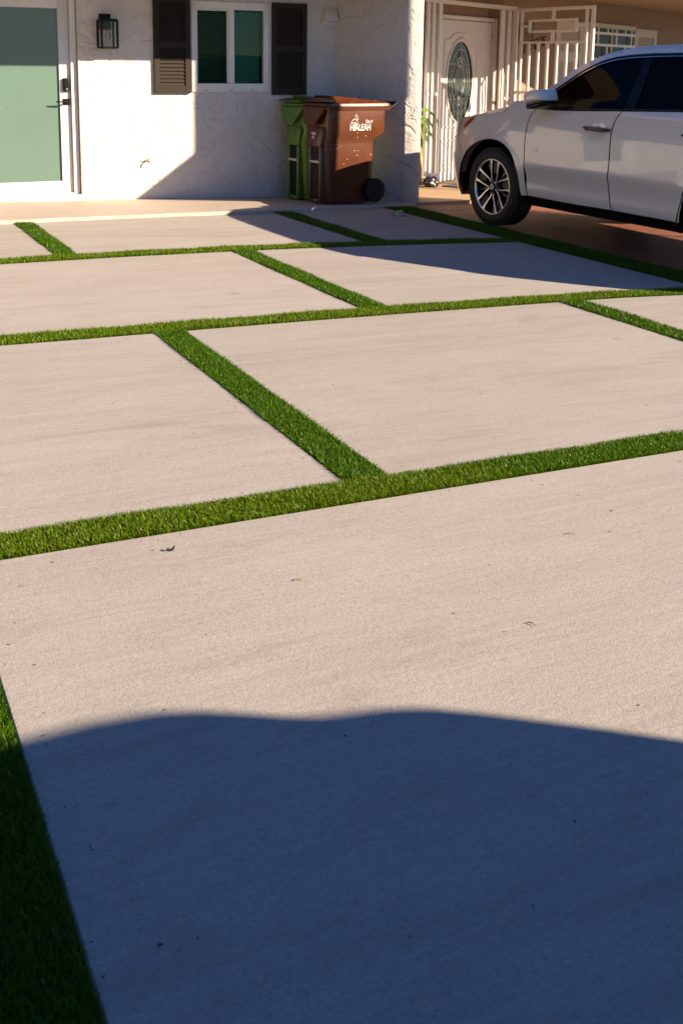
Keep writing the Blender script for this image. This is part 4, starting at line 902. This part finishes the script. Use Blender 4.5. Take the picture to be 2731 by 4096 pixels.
b = CB(); b.tube([(XS + .48 + .18 * math.cos(a), 7.02 - .06 * math.sin(a), 1.16 + .17 * math.sin(a)) for a in np.linspace(0, 2 * math.pi, 30)], .015, 8); b.build('steering_wheel', BPLAS, smooth=True)

def wheel(y, right, steer=0.0):
    wz = .371
    wt = empty('wheel', ((2 * XC - XS - XS) if right else 0.0, y - 8.13, 0)); wt.parent = car
    sgn = -1 if right else 1
    wt.rotation_euler = (0, 0, steer)
    if right: wt.location.z = -.05
    # local x: 0 = body side plane, + towards the car's middle
    prof = [(.045, .262), (.022, .272), (.014, .300), (.018, .335), (.035, .358), (.052, .367), (.085, .371), (.088, .363), (.097, .363), (.100, .372), (.135, .373), (.138, .364), (.147, .364), (.150, .373), (.185, .372), (.188, .363), (.197, .363), (.200, .370), (.228, .364), (.245, .345), (.25, .30), (.235, .262)]
    b = MB(); b.lathe([(t * sgn, r) for t, r in prof], (0, 0, wz), 'x', 72)
    nb = 84
    for k in range(nb):   # shoulder blocks
        a = 2 * math.pi * k / nb; m = Matrix.Translation((0, 0, wz)) @ Matrix.Rotation(a, 4, 'X')
        for xa, xb in ((.036, .078), (.205, .235)): b.box(sgn * xa, sgn * xb, -.0085, .0085, .352, .3745 if xa > .1 else .3735, m)
    b.build('tyre', RUBBER, wt, smooth=True, angle=40)
    b = MB(); b.lathe([(t * sgn, r) for t, r in ((.030, .268), (.024, .262), (.026, .254), (.040, .248))], (0, 0, wz), 'x', 72); rim = b.build('rim', ALLOY, wt, smooth=True, angle=60)
    b = MB(); b.lathe([(t * sgn, r) for t, r in ((.041, .249), (.15, .235), (.16, .10), (.16, .001))], (0, 0, wz), 'x', 64); b.build('rim_barrel', DALLOY, rim, smooth=True, angle=60)
    sp = MB(); sd = MB(); th = MB()
    for k in range(5):
        a0 = R(90 + 72 * k + 8)
        for s in (-1, 1):
            pts = []; wds = []
            for i in range(9):
                f = i / 8; rr = .050 + .203 * f; da = s * (.20 + .03 * math.sin(math.pi * f) - .02 * f) if f > 0 else s * .30
                da = s * (.34 * (1 - f) ** 2 + .215 + .02 * f ** 2)
                a = a0 + da - .02; pts.append((sgn * (.046 - .016 * f), rr * math.cos(a), wz + rr * math.sin(a))); wds.append(.011 + .015 * f ** 2.2 + (.010 if i == 8 else 0))
            sp.ribbon(pts, wds, .012 * 1, (sgn, 0, 0))
            sd.ribbon([(p[0] + sgn * .0125, p[1], p[2]) for p in pts], [x * 1.15 for x in wds], .035, (sgn, 0, 0))
        # dark web at the outer end of each pair, thin grey spoke between pairs
        a = a0 - .02
        sd.ribbon([(sgn * .052, r * math.cos(a), wz + r * math.sin(a)) for r in (.13, .19, .25)], [.03, .075, .105], .02, (sgn, 0, 0))
        a = a0 + R(36) - .02
        th.ribbon([(sgn * .075, r * math.cos(a), wz + r * math.sin(a)) for r in (.06, .15, .247)], [.012, .010, .016], .02, (sgn, 0, 0))
    sp.build('spokes', ALLOY, rim, bevel=.0015); sd.build('spoke_backs', DALLOY, rim); th.build('thin_spokes', plain('grey_alloy', (.16, .16, .165), .3, metal=.8), rim)
    b = MB(); b.lathe([(t * sgn, r) for t, r in ((.045, .001), (.040, .055), (.052, .070), (.10, .075))], (0, 0, wz), 'x', 32); b.build('hub', DALLOY, rim, smooth=True, angle=50)
    for k in range(5):
        b = MB(); a = R(90 + 72 * k + 44); b.lathe([(t * sgn, r) for t, r in ((.033, .001), (.033, .008), (.045, .011), (.06, .011))], (0, .062 * math.cos(a), wz + .062 * math.sin(a)), 'x', 10)
        b.build('lug_nut', STEEL, rim, smooth=True)
    b = MB(); b.lathe([(t * sgn, r) for t, r in ((.030, .001), (.030, .027), (.034, .032), (.046, .033))], (0, 0, wz), 'x', 28); cap_ = b.build('hub_cap', BPLAS, rim, smooth=True, angle=50)
    b = MB(); xx_ = sgn * .028
    b.tube([(xx_, .024 * math.cos(a), wz + .026 * math.sin(a)) for a in np.linspace(0, 2 * math.pi, 25)], .0022, 6, cap=False)
    for s in (-1, 1): b.tube([(xx_, s * .004, wz + .022), (xx_, s * .013, wz - .018)], .0030, 6)
    b.tube([(xx_, -.008, wz - .002), (xx_, .008, wz + .003)], .0022, 6)
    b.build('emblem', CHROME, cap_, smooth=True)
    return wt
wheel(8.135, False, R(3)); wheel(8.135, True, R(3)); wheel(5.30, False); wheel(5.30, True)

# ------------------------------------------------------------------ things added outside the frame to cast shade and dark reflections
occluder = empty('van_occluder', (2.6, -1.2, gz(2.6, -1.2)), 0, 'dark van with sloping rear standing behind the photographer', 'occluder')  # added out of view; roof outline shaped to cast the foreground shadow
top = [(1.6, 1.86), (2.6, 1.868), (3.0, 1.872), (3.18, 1.874), (3.38, 1.872), (3.50, 1.860), (3.565, 1.838), (3.607, 1.809), (3.640, 1.783), (3.675, 1.765), (3.79, 1.744), (3.845, 1.722), (3.89, 1.678), (3.945, 1.605), (3.99, 1.535), (4.05, 1.39), (4.10, 1.15), (4.12, .6), (4.05, .32), (-.4, .32), (-.5, .7), (-.2, 1.0), (.5, 1.1), (1.1, 1.6)]
b = MB(); b.prism([(x - 2.6, z + .07) for x, z in top], 0.0, -1.7, 'y'); b.build('body', plain('dark_occluder_paint', (.03, .035, .045), .3, coat=1), occluder, bevel=.01)
for x in (-2.2, .85):
    for y in (-.1, -1.6):
        b = MB(); b.lathe([(-.11, .2), (-.11, .32), (-.09, .34), (.09, .34), (.11, .32), (.11, .2), (-.11, .2)], (x, y, .34), 'y', 32); b.lathe([(-.1, .001), (-.1, .2)], (x, y, .34), 'y', 32); b.lathe([(.1, .2), (.1, .001)], (x, y, .34), 'y', 32); b.build('wheel', RUBBER, occluder, smooth=True)
caster = empty('shade_caster', (8.40, 6.0, gz(8.40, 6.0)), 0, 'beige shade sail, added unseen to shape shadows on the wall', 'shade sail')  # added out of view; outline cut to shade window wall, not bins
zz = -gz(8.40, 6.0)
pl2 = [(7.60, 2.80), (8.28, 3.28), (8.28, 5.0), (9.56, 5.0), (9.56, 3.34), (8.42, 3.33), (8.42, 2.44)]
b = MB(); b.prism([(x - 8.40, z + zz) for x, z in pl2], -.012, .012, 'y'); CASTERM = plain('caster_fabric', (.45, .38, .28), .9); b.build('shadow_sheet', CASTERM, caster)
b = MB(); b.prism([(x - 8.40, z + zz) for x, z in ((8.42, 1.72), (8.42, 2.46), (10.0, 2.46), (10.0, 1.72))], -.012, .012, 'y'); b.build('bonnet_blocker', CASTERM, caster)  # extra unseen sheet that keeps the sun off the bonnet
b = MB(); b.tube([(-.11, .03, 0), (-.11, .03, 5.0 + zz)], .025, 10); b.build('pole', STEEL, caster, smooth=True)
b = MB(); b.tube([(1.62, .03, 0), (1.62, .03, 2.5 + zz)], .025, 10); b.build('pole', STEEL, caster, smooth=True)
b = MB(); b.tube([(-.11, .03, 2.45 + zz), (1.62, .03, 2.45 + zz)], .012, 8); b.build('cross_bar', STEEL, caster, smooth=True)
BACKDROP = NT('backdrop_leaves'); BACKDROP.base(BACKDROP.ramp(BACKDROP.noise(18, 5, .7), [(.35, (.008, .016, .005)), (.7, (.06, .10, .025))])); BACKDROP.set(Roughness=.7); BACKDROP.bump(BACKDROP.noise(14, 4), 1.0, .08)
for (x0, x1, ya, yb, h), lab in (((-8.5, -7.0, -6, 11, 4.2), 'tall dark hedge along the left boundary'), ((-26, 0, -19, -17, 5.0), 'long dark hedge added unseen behind the camera for dark reflections')):  # added so the car glass has something dark to reflect
    b = MB(); b.box(x0, x1, ya, yb, -.6, h); bmesh.ops.subdivide_edges(b.bm, edges=b.bm.edges[:], cuts=14, use_grid_fill=True)
    for v in b.bm.verts: v.co += Vector((rng.normal(0, .12), rng.normal(0, .12), rng.normal(0, .15)))
    o = b.build('backdrop', BACKDROP.m); tag(o, lab, 'backdrop')

blk = empty('slatted_blocker', (10.3, 8.4, gz(10.3, 8.4)), 0, 'tall white slatted screen, added unseen to stripe the porch door with shadow', 'blocker')  # unseen slats added to throw striped shadow on the porch door
zs0 = -gz(10.3, 8.4)
for i in range(14): 
    b = MB(); x = -.86 + i * .128; b.box(x, x + .062, -.012, .012, 1.72 + zs0, 3.0 + zs0); b.build('shadow_slat', IRON, blk)
b = MB(); b.box(-.90, .95, -.02, .02, 3.0005 + zs0, 3.06 + zs0); b.build('top_rail', IRON, blk); b = MB(); b.box(-.90, .95, -.02, .02, 1.66 + zs0, 1.7195 + zs0); b.build('bottom_rail', IRON, blk)
for x in (-.95, .955): 
    b = MB(); b.box(x, x + .045, -.022, .022, 0, 3.06 + zs0); b.build('post', IRON, blk)

# fine litter: grit, crumbs of leaf and clippings lying along the turf edges and over the slabs
b = MB()
def crumb(x, y, L, W, a, h):
    z = gz(x, y) + .0012; c, sn = math.cos(a), math.sin(a)
    v = [b.bm.verts.new((x + c * u - sn * k, y + sn * u + c * k, z + hh)) for u, k, hh in ((-L, -W * .6, 0), (0, -W, h * .3), (L, 0, 0), (0, W, h * .2), (0, 0, h))]
    for q in ((0, 1, 4), (1, 2, 4), (2, 3, 4), (3, 0, 4)): b.bm.faces.new([v[k] for k in q])
edges = [(.3, 5.3, 2.70, 'x'), (.3, 5.3, 2.90, 'x'), (.6, 5.3, 5.00, 'x'), (.6, 5.3, 5.20, 'x'), (2.9, 5.0, 1.49, 'y'), (2.9, 5.0, 1.675, 'y'), (.9, 2.7, .295, 'y'), (1.0, 5.3, 7.4, 'x'), (1.2, 5.2, 9.45, 'x')]
for a_, c_, k_, ax in edges:
    for i in range(26):
        u = rng.uniform(a_, c_); off = rng.normal(0, .035); x, y = (u, bow(u, k_) + off) if ax == 'x' else (k_ + off, u)
        crumb(x, y, rng.uniform(.002, .009), rng.uniform(.0008, .0022), rng.uniform(0, 6.28), rng.uniform(.001, .003))
for i in range(230):
    y = .9 + 8.3 * rng.random() ** 1.6; x = rng.uniform(.3, 5.3); crumb(x, y, rng.uniform(.0015, .006), rng.uniform(.001, .003), rng.uniform(0, 6.28), rng.uniform(.001, .004))
tag(b.build('litter', plain('litter_bits', (.085, .068, .038), .9, var=.6, vs=3)), 'scattered grit and leaf crumbs over the concrete slabs', 'litter', kind='stuff')
